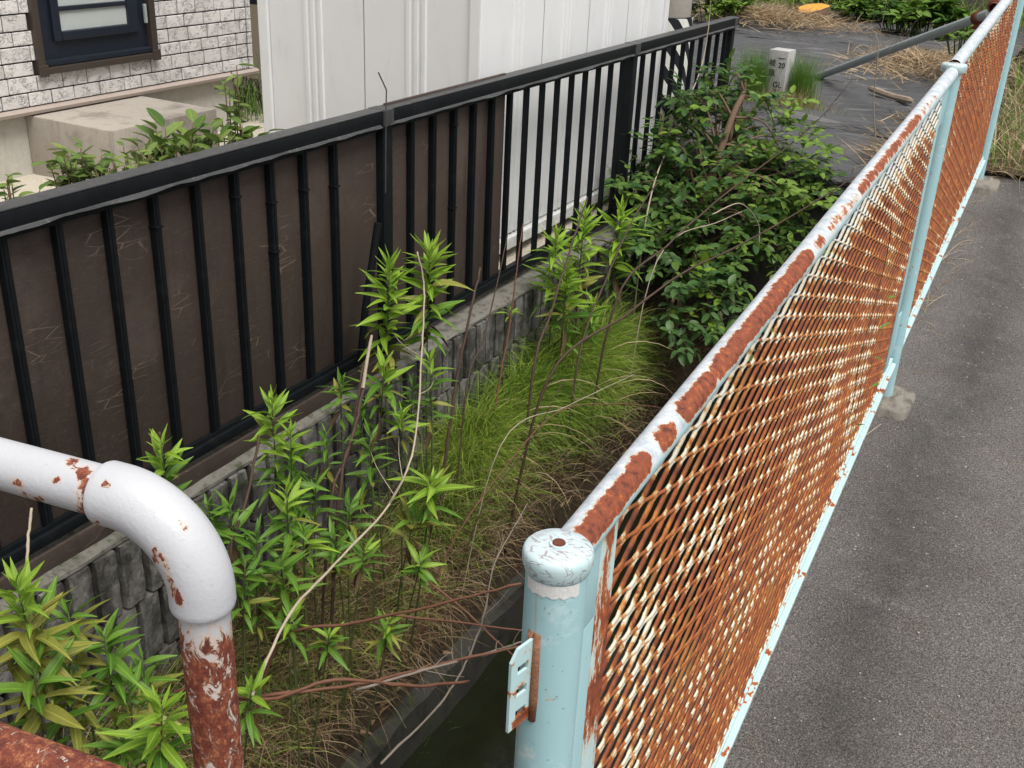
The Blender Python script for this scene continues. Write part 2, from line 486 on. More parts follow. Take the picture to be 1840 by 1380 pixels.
def m_sheet():
    n = NT('black_weed_sheet')
    c = n.mix(n.noise(8, 5, 0.7, n.co((0.5, 3, 3))), (0.042, 0.042, 0.044), (0.090, 0.090, 0.092))
    wv = n.noise(16, 3, 0.6, n.co((0.05, 1.0, 1.0), (0, 0, 0.10)))
    c = n.mix(n.math('MULTIPLY', n.step(wv, 0.61, 0.65), 0.30), c, (0.26, 0.255, 0.25))  # thin pale streaks: sheen of the creases painted into the colour
    c = n.mix(n.math('MULTIPLY', n.step(n.noise(3, 5, 0.7), 0.56, 0.75), 0.45), c, (0.20, 0.18, 0.155))
    n.bump(n.math('ADD', n.noise(16, 4, 0.6, n.co((0.12, 1, 1))), n.math('MULTIPLY', n.noise(400, 2), 0.05)), 1.0, 0.05)
    return n.fin(c, 0.46, 0.55)

M = dict(
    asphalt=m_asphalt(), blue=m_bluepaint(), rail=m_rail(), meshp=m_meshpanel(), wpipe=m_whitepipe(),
    black=m_blackpaint(), railtop=m_railtop(), board=m_board(), block=m_block(),
    mortar=m_concrete('dark_mortar', (0.05, 0.047, 0.042), amt=0.4),
    coping=m_concrete('mossy_concrete', (0.20, 0.19, 0.165), (0.045, 0.040, 0.032), 0.95, 11, 1.0, 0.75),
    footing=m_concrete('rough_footing', (0.30, 0.275, 0.235), (0.09, 0.08, 0.068), 0.85, 16, 1.0),
    canalw=m_concrete('canal_concrete', (0.080, 0.075, 0.066), (0.020, 0.019, 0.016), 0.9, 7, 0.8, 0.7),
    step=m_concrete('step_concrete', (0.36, 0.325, 0.28), (0.15, 0.13, 0.11), 0.7, 5, 0.3),
    found=m_concrete('foundation_render', (0.47, 0.45, 0.40), (0.24, 0.23, 0.19), 0.45, 3, 0.2),
    pole=m_concrete('pole_concrete', (0.36, 0.33, 0.29), (0.17, 0.14, 0.12), 0.6, 5, 0.3),
    backw=m_concrete('old_dark_wall', (0.10, 0.092, 0.085), (0.030, 0.028, 0.026), 0.8, 2, 0.5),
    marker=m_concrete('granite_marker', (0.42, 0.41, 0.40), (0.22, 0.21, 0.20), 0.4, 14, 0.4),
    soil=m_soil('damp_soil', (0.016, 0.012, 0.008), (0.075, 0.055, 0.035)),
    bed=m_soil('canal_bed_mud', (0.008, 0.008, 0.005), (0.030, 0.032, 0.014)),
    yard=m_soil('pale_yard_soil', (0.46, 0.41, 0.33), (0.66, 0.60, 0.50), 40),
    lot=m_soil('lot_soil', (0.07, 0.055, 0.04), (0.17, 0.135, 0.10)),
    water=m_water(), tile=m_tile(), shed=m_shed(), sheet=m_sheet(),
    joint=m_plain('tile_joint', (0.018, 0.016, 0.015), 0.8),
    trim=m_plain('taupe_trim', (0.33, 0.275, 0.24), 0.45),
    frame=m_plain('bronze_frame', (0.045, 0.035, 0.028), 0.4, 0.5),
    sash=m_plain('navy_sash', (0.010, 0.014, 0.024), 0.35, 0.5),
    pane=m_plain('frosted_pane', (0.42, 0.45, 0.44), 0.18, 0.5, 0.12, 4, 0.0),
    steel=m_plain('galvanised_pipe', (0.30, 0.34, 0.34), 0.38, 0.5, 0.18, 20),
    rustc=m_plain('rusty_clamp', (0.12, 0.035, 0.020), 0.8, 0.3, 0.4, 60, 0.5),
    ink=m_plain('black_ink', (0.012, 0.012, 0.012), 0.7, 0.2, 0.1, 20, 0),
    stripew=m_plain('white_stripe', (0.66, 0.67, 0.62), 0.5),
    stripeb=m_plain('black_stripe', (0.010, 0.012, 0.018), 0.5),
    silver=m_plain('worn_sticker', (0.60, 0.60, 0.585), 0.5, 0.4, 0.22, 90),
    weld=m_plain('rusty_weld', (0.22, 0.10, 0.055), 0.8, 0.3, 0.7, 120, 0.6),
    hole=m_plain('dark_slot', (0.010, 0.009, 0.008), 0.9, 0.1),
    gritm=m_plain('pale_grit', (0.36, 0.33, 0.30), 0.9, 0.2, 0.6, 200, 0),
    wire=m_plain('steel_wire', (0.05, 0.05, 0.052), 0.4, 0.5),
    cane=m_plain('brown_cane', (0.062, 0.036, 0.026), 0.7, 0.3, 0.45, 45, 0.5),
    redcane=m_plain('reddish_cane', (0.135, 0.060, 0.036), 0.65, 0.3, 0.35, 45, 0.4),
    palecane=m_plain('bleached_cane', (0.36, 0.30, 0.225), 0.75, 0.25, 0.3, 60, 0.4),
    greycane=m_plain('grey_dead_stalk', (0.20, 0.165, 0.135), 0.8, 0.2, 0.35, 60, 0.4),
    bark=m_plain('brown_bark', (0.150, 0.098, 0.066), 0.8, 0.2, 0.3, 50, 0.6),
    stemg=m_plain('green_stem', (0.065, 0.085, 0.028), 0.6, 0.3, 0.3, 40, 0.0),
    stemd=m_plain('dark_stem', (0.060, 0.045, 0.030), 0.7, 0.3, 0.3, 40, 0.0),
    stump=m_plain('orange_heartwood', (0.62, 0.30, 0.055), 0.8, 0.2, 0.35, 25, 0.4),
    wood=m_plain('weathered_wood', (0.27, 0.215, 0.165), 0.85, 0.2, 0.3, 40, 0.6),
    young=m_leaf('young_leaf', (0.20, 0.36, 0.035), (0.36, 0.53, 0.065), 0.40),
    mid=m_leaf('green_leaf', (0.085, 0.20, 0.026), (0.19, 0.34, 0.045), 0.36),
    dead=m_leaf('withered_leaf', (0.055, 0.032, 0.016), (0.17, 0.115, 0.055), 0.15, rough=0.7),
    old=m_leaf('yellowing_leaf', (0.20, 0.235, 0.040), (0.36, 0.345, 0.075), 0.30, spot=(0.22, 0.13, 0.03)),
    shr=m_leaf('shrub_leaf', (0.050, 0.120, 0.034), (0.14, 0.25, 0.070), 0.28, rough=0.36),
    shry=m_leaf('yellow_shrub_leaf', (0.17, 0.31, 0.025), (0.31, 0.46, 0.05), 0.38, rough=0.4),  # yellow-green leaves of the shrub
    shrs=m_leaf('shrub_leaf_mass', (0.038, 0.100, 0.026), (0.27, 0.42, 0.055), 0.28, attr='rnd', rough=0.38),
    garden=m_leaf('glossy_garden_leaf', (0.075, 0.15, 0.028), (0.26, 0.34, 0.085), 0.25, rough=0.30),
    weeds=m_leaf('weed_mass_leaf', (0.050, 0.130, 0.020), (0.25, 0.40, 0.060), 0.32, attr='rnd'),
    grass=m_blade('green_grass', [(0.0, (0.030, 0.070, 0.010)), (0.35, (0.105, 0.195, 0.020)), (0.65, (0.22, 0.34, 0.036)), (0.88, (0.36, 0.44, 0.075)), (1.0, (0.46, 0.40, 0.17))]),
    fresh=m_blade('fresh_grass', [(0.0, (0.055, 0.130, 0.018)), (1.0, (0.17, 0.33, 0.040))]),
    dry=m_blade('dry_grass', [(0.0, (0.075, 0.045, 0.025)), (0.5, (0.22, 0.14, 0.075)), (1.0, (0.44, 0.34, 0.19))], 0.15),
    straw=m_blade('pale_straw', [(0.0, (0.13, 0.080, 0.045)), (0.5, (0.34, 0.235, 0.130)), (1.0, (0.56, 0.44, 0.27))], 0.15),
)

# ------------------------------------------------------------------ terrain
def road_z(y):
    return -1.53 + 0.1 * (y - 3.468)
def bank_z(x, y):
    t = min(1, max(0, (x + 1.85) / 0.42))
    mound = 0.17 * math.exp(-((x + 1.66) / 0.15) ** 2) * math.exp(-((y - 3.75) / 0.75) ** 2)
    return -1.97 - 0.30 * t ** 1.2 + mound + 0.05 * fbm((x * 2.2, y * 2.2, 0), 1.0, 3)
def lot_z(x, y):
    return -1.235 + 0.012 * (y - 5.4)
def fence_x(y):
    return -0.39 - 0.01746 * (y - 3.468)

def struct(o, **k): return tag(o, kind='structure', **k)

# road: one sheet that follows the slope, wide enough to leave every view
mb = MB()
def roadf(u, v):
    x = -0.47 + 12.5 * u ** 2.2
    y = -6.0 + 40 * v
    return (x, y, road_z(min(y, 12)) if y < 12 else road_z(12))
mb.grid(roadf, 24, 120)
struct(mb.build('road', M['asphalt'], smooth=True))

# earth sheet out to the horizon, lower than all the rest
mb = MB().box(-160, 160, -160, 160, -3.4, -3.2)
struct(mb.build('ground', M['lot']))

# canal: bed, water, bank
mb = MB()
mb.grid(lambda u, v: (-1.55 + 1.1 * u, -6 + 11.6 * v, -2.62 + 0.05 * fbm((u * 4, v * 30, 3))), 16, 120)
struct(mb.build('canal_bed', M['bed'], smooth=True))
mb = MB()
mb.grid(lambda u, v: (-1.47 + 0.90 * u, -6 + 11.4 * v, -2.505), 1, 4)
struct(mb.build('water', M['water']))
mb = MB()
def bankf(u, v):
    y = -4 + 9.6 * v
    if u > 0.93: return (-1.435 + 0.02 * fbm((0, y * 3, 1)), y, -2.66)
    x = -1.93 + 0.49 * u / 0.9
    return (x + 0.015 * fbm((x * 3, y * 4, 7)), y, bank_z(x, y))
mb.grid(bankf, 16, 160)
struct(mb.build('canal_bank', M['soil'], smooth=True))

w = MB()
def kerbf(u, v):
    y = -4 + 9.4 * v
    P = [(-1.56, -2.335), (-1.545, -2.300), (-1.425, -2.318), (-1.405, -2.335), (-1.40, -2.70)]
    a = P[int(round(u * 4))]
    return (a[0] + 0.030 * fbm((y * 2.3, u * 3, 2)), y, a[1] + 0.022 * fbm((y * 5, u * 3, 4)))
w.grid(kerbf, 4, 160)
o = w.build('canal_edge', m_concrete('wet_concrete', (0.048, 0.046, 0.040), (0.014, 0.014, 0.011), 0.9, 8, 0.9, 0.8))
tag(o, 'low stained concrete edge between the grassy bank and the water', 'kerb')

# right-hand canal wall under the mesh fence, and the cross wall where the canal ends under the vacant lot
w = MB()
def rw(u, v):
    y = -6 + 11.45 * v
    fx = fence_x(max(y, -2)) - 0.085
    top = road_z(y) - 0.012
    P = [(fx - 0.14, -2.75), (fx - 0.11, top - 0.02), (fx - 0.09, top), (-0.468 if False else fx + 0.005, top)]
    a = P[int(round(u * 3))]
    return (a[0], y, a[1])
w.grid(rw, 3, 60)
o = w.build('canal_wall', M['canalw'])
tag(o, 'dark concrete side wall of the canal below the mesh fence', 'canal wall')
w = MB().bevbox(-1.845, -0.53, 5.42, 5.60, -2.8, -1.30, 0.012)
o = w.build('cross_wall', M['canalw'])
tag(o, 'dark concrete wall closing the canal below the black sheets', 'retaining wall')

# gardens and lot
mb = MB()
mb.grid(lambda u, v: (-1.98 - 8 * u, -6 + 11.6 * v, -1.50 + 0.02 * fbm((u * 12, v * 14, 5))), 30, 50)
struct(mb.build('garden_ground', M['yard'], smooth=True))
mb = MB()
def lotf(u, v):
    x = -9 + 8.50 * u; y = 5.60 + 8.9 * v
    return (x, y, lot_z(x, y) - 0.03 + 0.02 * fbm((x * 1.5, y * 1.5, 9)))
mb.grid(lotf, 40, 40)
struct(mb.build('lot_ground', M['lot'], smooth=True))

# ------------------------------------------------------------------ house with brick tiles
HX = -4.72
house = thing('house', 'house clad in pale grey brick tiles with a dark framed window', 'house', (HX - 3, 2.5, -1.5))
MB().box(HX - 6, HX - 0.0075, -3.0, 5.345, -1.17, 2.6).build('wall', M['joint'], house)
o = MB().box(HX - 6, HX - 0.05, -3.0, 5.20, -1.56, -1.172).build('foundation', M['found'], house)
MB().box(HX - 0.10, HX - 0.045, 3.68, 3.688, -1.55, -1.175).build('foundation_joint', M['mortar'], o)
mb = MB()
prof = [(HX - 0.05, -1.176), (HX + 0.022, -1.176), (HX + 0.026, -1.160), (HX + 0.010, -1.146), (HX - 0.028, -1.144)]
n_ = len(prof)
mb.add([(x, y, z) for y in (-3.0, 5.372) for x, z in prof], [tuple((i, (i + 1) % n_, (i + 1) % n_ + n_, i + n_)) for i in range(n_)] + [tuple(range(n_))[::-1], tuple(range(n_, 2 * n_))])
mb.build('drip_trim', M['trim'], house)
# window opening in the tiles: y 3.745..4.533, z from -1.00 upwards
WY0, WY1, WZ = 3.740, 4.540, -0.990
tile_meshes = {}
def tile_mesh(w, h):
    k = (round(w, 3), round(h, 3))
    if k not in tile_meshes:
        b = MB().bevbox(-0.030, 0.0, -w / 2, w / 2, -h / 2, h / 2, 0.0035)
        tile_meshes[k] = b.mesh('tile', M['tile'])
    return tile_meshes[k]
rows = []
z = -1.140; k = 0
while z < 2.5:
    h = (0.0635, 0.0735, 0.0615, 0.0695)[k % 4] ; rows.append((z, z + h)); z += h + 0.0070; k += 1
rt = random.Random(3)
ntile = 0
rest = MB()
for ri, (z0, z1) in enumerate(rows):
    y = 5.300
    first = True
    off = rt.choice((0.05, 0.09, 0.13))
    while y > -2.9:
        w_ = off if first else rt.choice((0.118, 0.135, 0.150, 0.165))
        first = False
        a, b = y - w_, y
        y = a - 0.0065
        segs = [(a, b)]
        if z1 > WZ and z0 < 1.0:
            segs = []
            if b <= WY0 or a >= WY1: segs = [(a, b)]
            else:
                if a < WY0 - 0.01: segs.append((a, WY0))
                if b > WY1 + 0.01: segs.append((WY1, b))
        for (sa, sb) in segs:
            if sb - sa < 0.015: continue
            if sa > 3.05 and z0 < -0.20 and ntile < 300:
                o = bpy.data.objects.new('tile', tile_mesh(sb - sa, z1 - z0))
                COL.objects.link(o); o.parent = house
                o.matrix_parent_inverse = Matrix.Translation(-Vector(WLOC[house.name]))
                o.location = (HX + rt.uniform(-0.002, 0.002), (sa + sb) / 2, (z0 + z1) / 2)
                o.rotation_euler = (0, rt.uniform(-0.012, 0.012), rt.uniform(-0.01, 0.01))
                ntile += 1
            else:
                rest.box(HX - 0.03, HX + rt.uniform(-0.002, 0.002), sa, sb, z0, z1)
    # corner pieces beyond the vertical joint
    rest.box(HX - 0.03, HX + 0.001, 5.309, 5.345, z0, z1)
o = rest.build('tile_cladding', M['tile'], house); o['kind'] = 'stuff'
# window
win = MB().box(HX - 0.06, HX - 0.0065, WY0, WY1, WZ, 0.95).build('window', M['sash'], house)
fr = MB()
fr.bevbox(HX - 0.03, HX + 0.028, WY0 - 0.002, WY0 + 0.038, WZ, 0.95, 0.004)
fr.bevbox(HX - 0.03, HX + 0.028, WY1 - 0.040, WY1 + 0.002, WZ, 0.95, 0.004)
fr.bevbox(HX - 0.03, HX + 0.032, WY0 + 0.040, WY1 - 0.042, WZ - 0.004, WZ + 0.030, 0.004)
fr.build('frame', M['frame'], win)
si = MB()
si.bevbox(HX - 0.03, HX + 0.022, WY0 + 0.040, WY1 - 0.042, WZ + 0.032, WZ + 0.062, 0.005)
si.build('sill', M['sash'], win)
for yy in (WY0 + 0.018, WY1 - 0.02):
    MB().bevbox(HX + 0.028, HX + 0.036, yy - 0.028, yy + 0.028, WZ - 0.012, WZ + 0.045, 0.003).build('corner_plate', M['frame'], win)
ss = MB()
sy0, sy1, sz0 = 3.862, 4.428, -0.842
ss.bevbox(HX - 0.02, HX + 0.014, sy0, sy0 + 0.05, sz0, 0.9, 0.006)
ss.bevbox(HX - 0.02, HX + 0.014, sy1 - 0.07, sy1, sz0, 0.9, 0.006)
ss.bevbox(HX - 0.02, HX + 0.016, sy0 + 0.05, sy1 - 0.07, sz0, sz0 + 0.045, 0.006)
ss.bevbox(HX - 0.02, HX + 0.010, sy0 + 0.05, sy1 - 0.07, -0.700, -0.678, 0.004)
ss.build('sash', M['sash'], win)
MB().box(HX - 0.018, HX - 0.001, sy0 + 0.05, sy1 - 0.07, sz0 + 0.046, -0.701).build('pane', M['pane'], win)
MB().box(HX - 0.018, HX - 0.001, sy0 + 0.05, sy1 - 0.07, -0.677, 0.9).build('pane', M['pane'], win)
MB().bevbox(HX + 0.014, HX + 0.03, WY1 - 0.075, WY1 - 0.060, -0.80, -0.70, 0.003).build('hinge', M['steel'], win)

# concrete step below the window
st = MB()
st.bevbox(-4.765, -4.16, 3.665, 4.40, -1.56, -1.185, 0.010)
o = soft(st.build('concrete_step', M['step']))
tag(o, 'square concrete doorstep block against the house foundation', 'step')

# ------------------------------------------------------------------ white garden shed
shed = thing('garden_shed', 'white ribbed metal garden shed behind the black fence', 'shed', (-2.64, 4.63, -1.5))
SX0, SX1, SY0, SY1, SZ0, SZ1 = -3.18, -2.10, 3.65, 5.64, -1.40, 0.55
MB().box(SX0 + 0.02, SX1 - 0.02, SY0 + 0.02, SY1 - 0.02, SZ0, SZ1).build('body', M['shed'], shed)
def ribbed(a0, a1, ribs, fixed, axis, sgn):
    """vertical sheet with narrow ribs; axis 'y' = face along y at x=fixed"""
    pts = [(a0, 0)]
    for r in ribs:
        for k in (-0.036, 0.0, 0.036):
            c = r + k
            pts += [(c - 0.013, 0), (c - 0.008, 0.007), (c + 0.008, 0.007), (c + 0.013, 0)]
    pts.append((a1, 0))
    b = MB(); v = []
    for (p, d) in pts:
        for zz in (SZ0 + 0.01, SZ1 - 0.01):
            v.append((fixed + sgn * d, p, zz) if axis == 'y' else (p, fixed + sgn * d, zz))
    b.add(v, [(2 * i, 2 * i + 2, 2 * i + 3, 2 * i + 1) for i in range(len(pts) - 1)])
    return b
ys = [3.69, 4.20, 4.655, 5.11, 5.60]
for i in range(4):
    rb = [[3.985], [4.43], [4.885], [5.34]][i]
    ribbed(ys[i] + 0.002, ys[i + 1] - 0.002, rb, SX1 - 0.012, 'y', 1).build('wall_panel', M['shed'], shed)
xs = [-3.13, -2.645, -2.14]
for i in range(2):
    ribbed(xs[i] + 0.002, xs[i + 1] - 0.002, [[-2.90], [-2.395]][i], SY0 + 0.012, 'x', -1).build('wall_panel', M['shed'], shed)
for (cx, cy) in ((SX1 - 0.024, SY0 + 0.024), (SX1 - 0.024, SY1 - 0.024), (SX0 + 0.024, SY0 + 0.024), (SX0 + 0.024, SY1 - 0.024)):
    MB().bevbox(cx - 0.026, cx + 0.026, cy - 0.026, cy + 0.026, SZ0, SZ1, 0.006).build('corner_post', M['shed'], shed)
MB().bevbox(SX0 - 0.008, SX1 + 0.012, SY0 - 0.012, SY1 + 0.012, SZ0 - 0.055, SZ0 - 0.002, 0.005).build('base_frame', M['shed'], shed)
MB().bevbox(SX0 - 0.06, SX1 + 0.06, SY0 - 0.06, SY1 + 0.06, SZ1, SZ1 + 0.07, 0.01).build('roof', M['shed'], shed)
for i in range(5):
    yy = 3.72 + i * 0.46
    MB().bevbox(-3.0, -2.16, yy, yy + 0.10, -1.54, SZ0 - 0.056, 0.006).build('footing_block', M['footing'], shed)

# ------------------------------------------------------------------ utility pole with striped guard
pole = thing('utility_pole', 'concrete utility pole wrapped in a black and white striped guard', 'utility pole', (-2.42, 6.42, -1.3))
PX_, PY_ = -2.425, 6.44
MB().lathe((PX_, PY_, -1.5), [(0.165, 0), (0.16, 1.0), (0.12, 8.0)], 28).build('shaft', M['pole'], pole, smooth=True)
gz0, gz1, gr = -1.45, -0.70, 0.172
mb = MB().lathe((PX_, PY_, gz0), [(gr, 0), (gr, gz1 - gz0)], 40); g = mb.build('striped_guard', M['stripeb'], pole, smooth=False)
sw = MB()
for k in range(-9, 6):
    # a white band winding down round the pole
    N = 48; v = []
    for i in range(N + 1):
        a = 2 * PI * i / N
        zc = gz0 + k * 0.165 + (a / (2 * PI)) * 0.165 * 8
        v.append((a, zc))
    vv, ff = [], []
    for (a, zc) in v:
        z0c, z1c = max(gz0 + 0.004, zc), min(gz1 - 0.004, zc + 0.083)
        if z1c < z0c: z0c = z1c = max(gz0 + 0.004, min(gz1 - 0.004, zc))
        for zz in (z0c, z1c):
            vv.append((PX_ + (gr + 0.003) * math.cos(-a - 0.3), PY_ + (gr + 0.003) * math.sin(-a - 0.3), zz))
    for i in range(N):
        if abs(vv[2 * i][2] - vv[2 * i + 1][2]) > 1e-4 or abs(vv[2 * i + 2][2] - vv[2 * i + 3][2]) > 1e-4:
            ff.append((2 * i, 2 * i + 2, 2 * i + 3, 2 * i + 1))
    if ff: MB().add(vv, ff).build('white_stripe', M['stripew'], g)

# ------------------------------------------------------------------ block retaining wall with grooved split faces
WX = -1.855
wall = thing('block_wall', 'grooved grey split-face block wall below the black fence', 'retaining wall', (WX - 0.06, 2.0, -2.3))
MB().box(WX - 0.12, WX - 0.022, -3.0, 5.42, -2.7, -1.520).build('mortar_core', M['mortar'], wall)
rb_ = random.Random(11)
def split_block(seed, L, H):
    r = random.Random(seed); b = MB()
    nr = 5; wr = L / nr
    for i in range(nr):
        y0, y1 = -L / 2 + i * wr + 0.008, -L / 2 + (i + 1) * wr - 0.008
        nu, nv = 5, 7
        dep = r.uniform(-0.002, 0.004)
        def f(u, v):
            y = y0 + (y1 - y0) * u; zz = -H / 2 + H * v
            e = min(1, 6 * min(u, 1 - u) + 0.62) * min(1, 8 * min(v, 1 - v) + 0.70)
            return (dep + 0.010 * e + 0.004 * fbm((y * 34 + seed * 7, zz * 34, seed), 1.0, 3), y, zz)
        b.grid(f, nu, nv)
        # sides of the rib
        for (u, yy) in ((0, y0), (1, y1)):
            col = [f(u, j / nv) for j in range(nv + 1)]
            v = [(c[0], yy, c[2]) for c in col] + [(-0.026, yy, c[2]) for c in col]
            b.add(v, [(j, j + 1, j + nv + 2, j + nv + 1) for j in range(nv)])
        for (vv, zz) in ((0, -H / 2), (1, H / 2)):
            row = [f(i2 / nu, vv) for i2 in range(nu + 1)]
            v = [(c[0], c[1], zz) for c in row] + [(-0.026, c[1], zz) for c in row]
            b.add(v, [(j, j + 1, j + nu + 2, j + nu + 1) for j in range(nu)])
    return b.mesh('block', M['block'])
BL, BH = 0.396, 0.193
bmeshes = [split_block(s, BL - 0.008, BH - 0.008) for s in range(6)]
for r_ in range(5):
    zc = -1.522 - BH * (r_ + 0.5)
    y = -0.6 + (BL / 2 if r_ % 2 else 0)
    while y < 5.3:
        o = bpy.data.objects.new('block', rb_.choice(bmeshes))
        COL.objects.link(o); o.parent = wall; o.matrix_parent_inverse = Matrix.Translation(-Vector(WLOC[wall.name]))
        o.location = (WX + rb_.uniform(-0.003, 0.004), y, zc)
        if rb_.random() < 0.5: o.rotation_euler = (PI, 0, 0)
        y += BL
mb = MB()
def cop(u, v):
    y = -3 + 8.42 * v
    P = [(-2.02, -1.515), (-2.02, -1.497), (-1.872, -1.500), (-1.853, -1.512), (-1.853, -1.5215)]
    a = P[int(round(u * 4))]
    return (a[0] + (0.006 * fbm((y * 9, u * 5, 2)) if u > 0.4 else 0), y, a[1] + 0.004 * fbm((y * 14, u * 3, 4)))
mb.grid(cop, 4, 300)
mb.build('coping', M['coping'], wall)

# ------------------------------------------------------------------ black railing fence with brown boards
FX = -1.95
bf = thing('black_fence', 'black metal railing fence with brown boards fixed behind its bars', 'fence', (FX, 3.0, -1.5))
S_ = 1.95
FT, FB = -0.665, -1.435          # top of the top rail, top of the bottom rail
posts = [0.795, 2.800, 4.830, 6.300]
# each top rail section, sleeve joints at the posts
def railbox(y0, y1):
    b = MB()
    b.bevbox(FX - 0.030, FX + 0.024, y0, y1, FT - 0.042, FT, 0.006)
    return b
ends = [-2.6, 0.78, 2.765, 4.79, 6.35]
for i in range(4):
    rl = soft(railbox(ends[i] + 0.003, ends[i + 1] - 0.003).build('top_rail', M['black'], bf))
    soft(MB().bevbox(FX - 0.031, FX + 0.0235, ends[i] + 0.003, ends[i + 1] - 0.003, FT + 0.0002, FT + 0.004, 0.0015).build('cap_strip', M['railtop'], rl))
    # weathered plastic strip curling under the rail, its lower edge wavy
    fl = MB()
    y0, y1 = ends[i] + 0.02, ends[i + 1] - 0.02
    nn = int((y1 - y0) / 0.015)
    def flap(u, v, y0=y0, y1=y1):
        y = y0 + (y1 - y0) * u
        wv = 0.007 * fbm((0, y * 6.0, 3), 1.0, 4)
        return (FX + 0.0245 + 0.010 * v ** 1.3 + 0.002 * v * math.sin(y * 40), y, FT - 0.038 - (0.006 + 0.8 * wv) * v)
    fl.grid(flap, nn, 4)
    fl.build('curled_edge_strip', M['railtop'], rl, smooth=True)
    MB().box(FX - 0.012, FX + 0.012, y0, y1, FT - 0.062, FT - 0.044).build('upper_channel', M['black'], bf)
    b = MB().bevbox(FX - 0.026, FX + 0.026, ends[i] + 0.003, ends[i + 1] - 0.003, FB - 0.034, FB - 0.004, 0.004)
    soft(b.build('bottom_rail', M['black'], bf))
    MB().box(FX + 0.012, FX + 0.016, y0, y1, FB - 0.003, FB + 0.008).build('rail_lip', M['black'], bf)
for y in posts:
    p = soft(MB().bevbox(FX - 0.030, FX + 0.014, y - 0.026, y + 0.026, -1.52, FT - 0.043, 0.004).build('post', M['black'], bf))
    MB().bevbox(FX - 0.036, FX + 0.030, y - 0.040, y + 0.012, FT - 0.048, FT + 0.005, 0.004).build('rail_sleeve', M['railtop'], bf)
bars = [(0.7150 + 0.0731 * k) * S_ for k in range(-4, 9)] + [(1.513 + 0.0693 * k) * S_ for k in range(14)] + [4.95 + 0.1375 * k for k in range(10)]
bars = [b for b in bars if all(abs(b - p) > 0.06 for p in posts)]
bmesh_bar = MB()
bmesh_bar.bevbox(-0.010, 0.011, -0.0098, 0.0098, FB - 0.004, FT - 0.043, 0.003)
bmesh_bar.box(0.011, 0.013, -0.0035, 0.0035, FB, FT - 0.05)
bar_me = bmesh_bar.mesh('bar', M['black'])
ring_me = MB().bevbox(-0.012, 0.0148, -0.0115, 0.0115, -0.0025, 0.0025, 0.0008).mesh('tie', M['black'])
rr = random.Random(5)
for i, y in enumerate(bars):
    o = bpy.data.objects.new('bar', bar_me); COL.objects.link(o)
    o.parent = bf; o.matrix_parent_inverse = Matrix.Translation(-Vector(WLOC[bf.name]))
    o.location = (FX, y, 0)
    for zc in ([-0.80, -1.02, -1.24][: rr.choice((0, 0, 1, 1, 2))] if y < 3.65 else []):
        t = bpy.data.objects.new('tie', ring_me); COL.objects.link(t); t.parent = o
        t.location = (0, 0, zc + rr.uniform(-0.08, 0.08))
# brown boards wired on behind the bars
for (y0, y1, z1) in ((-2.4, 2.772, -0.70), (2.828, 3.615, -0.655)):
    soft(MB().bevbox(FX - 0.024, FX - 0.013, y0, y1, -1.466, z1, 0.002).build('brown_board', M['board'], bf))
soft(MB().bevbox(FX + 0.062, FX + 0.072, -2.4, 2.78, -1.503, -1.452, 0.002).build('lower_board', M['board'], bf))
# bent wire on the joint post, short tube leaning on it
o = MB().tube([(FX + 0.03, 2.76, -0.92), (FX + 0.031, 2.765, -0.66), (FX + 0.03, 2.77, -0.60), (FX + 0.02, 2.742, -0.545)], 0.0022, 6).build('bent_wire', M['wire'], bf)
o = MB().tube([(-1.875, 2.655, -0.985), (-1.888, 2.60, -1.25), (-1.895, 2.575, -1.44)], 0.0125, 12).build('loose_tube', M['black'])
tag(o, 'short black tube leaning against the middle post of the black fence', 'tube')

# ------------------------------------------------------------------ mesh guard fence along the road
mf = thing('mesh_fence', 'light blue guard fence with rusty expanded metal mesh beside the road', 'fence', (-0.39, 3.468, -1.53))
def zt1(y): return -0.582 + 0.048 * (y - 0.821)
def zb1(y): return -1.587 + 0.119 * (y - 1.63)
def zt2(y): return -0.436 + 0.054 * (y - 3.52)
def zb2(y): return -1.345 + 0.086 * (y - 3.52)
P1, P2, P3 = 0.771, 3.460, 5.80
def post(y, top, r, capr, caph, band):
    x = fence_x(y)
    p = MB().lathe((x, y, 0), [(r, road_z(y) - 0.25), (r, top - caph)], 36).build('post', M['blue'], mf)
    soft(p)
    c = MB().lathe((x, y, top), [(capr * 0.93, -caph - 0.006), (capr, -caph + 0.002), (capr, -0.0075), (capr * 0.975, -0.0035), (capr * 0.90, -0.0008), (capr * 0.5, 0.0012), (0.0095, 0.0014), (0.009, 0.0030), (0.001, 0.0030)], 40).build('post_cap', M['cap'], p)
    soft(c, 50)
    MB().lathe((x, y, top), [(0.0065, 0.0031), (0.0060, 0.0042), (0.001, 0.0045)], 14).build('cap_rivet', M['rustc'], c)
    if band:
        N = 14; a0, a1 = band; v = []
        for i in range(N + 1):
            a = a0 + (a1 - a0) * i / N
            for zz in (top - caph - 0.022 + 0.0015 * math.sin(i * 2.3), top - caph - 0.008):
                v.append((x + (r + 0.0006) * math.cos(a), y + (r + 0.0006) * math.sin(a), zz))
        MB().add(v, [(2 * i, 2 * i + 2, 2 * i + 3, 2 * i + 1) for i in range(N)]).build('worn_sticker', M['silver'], p)
    return p

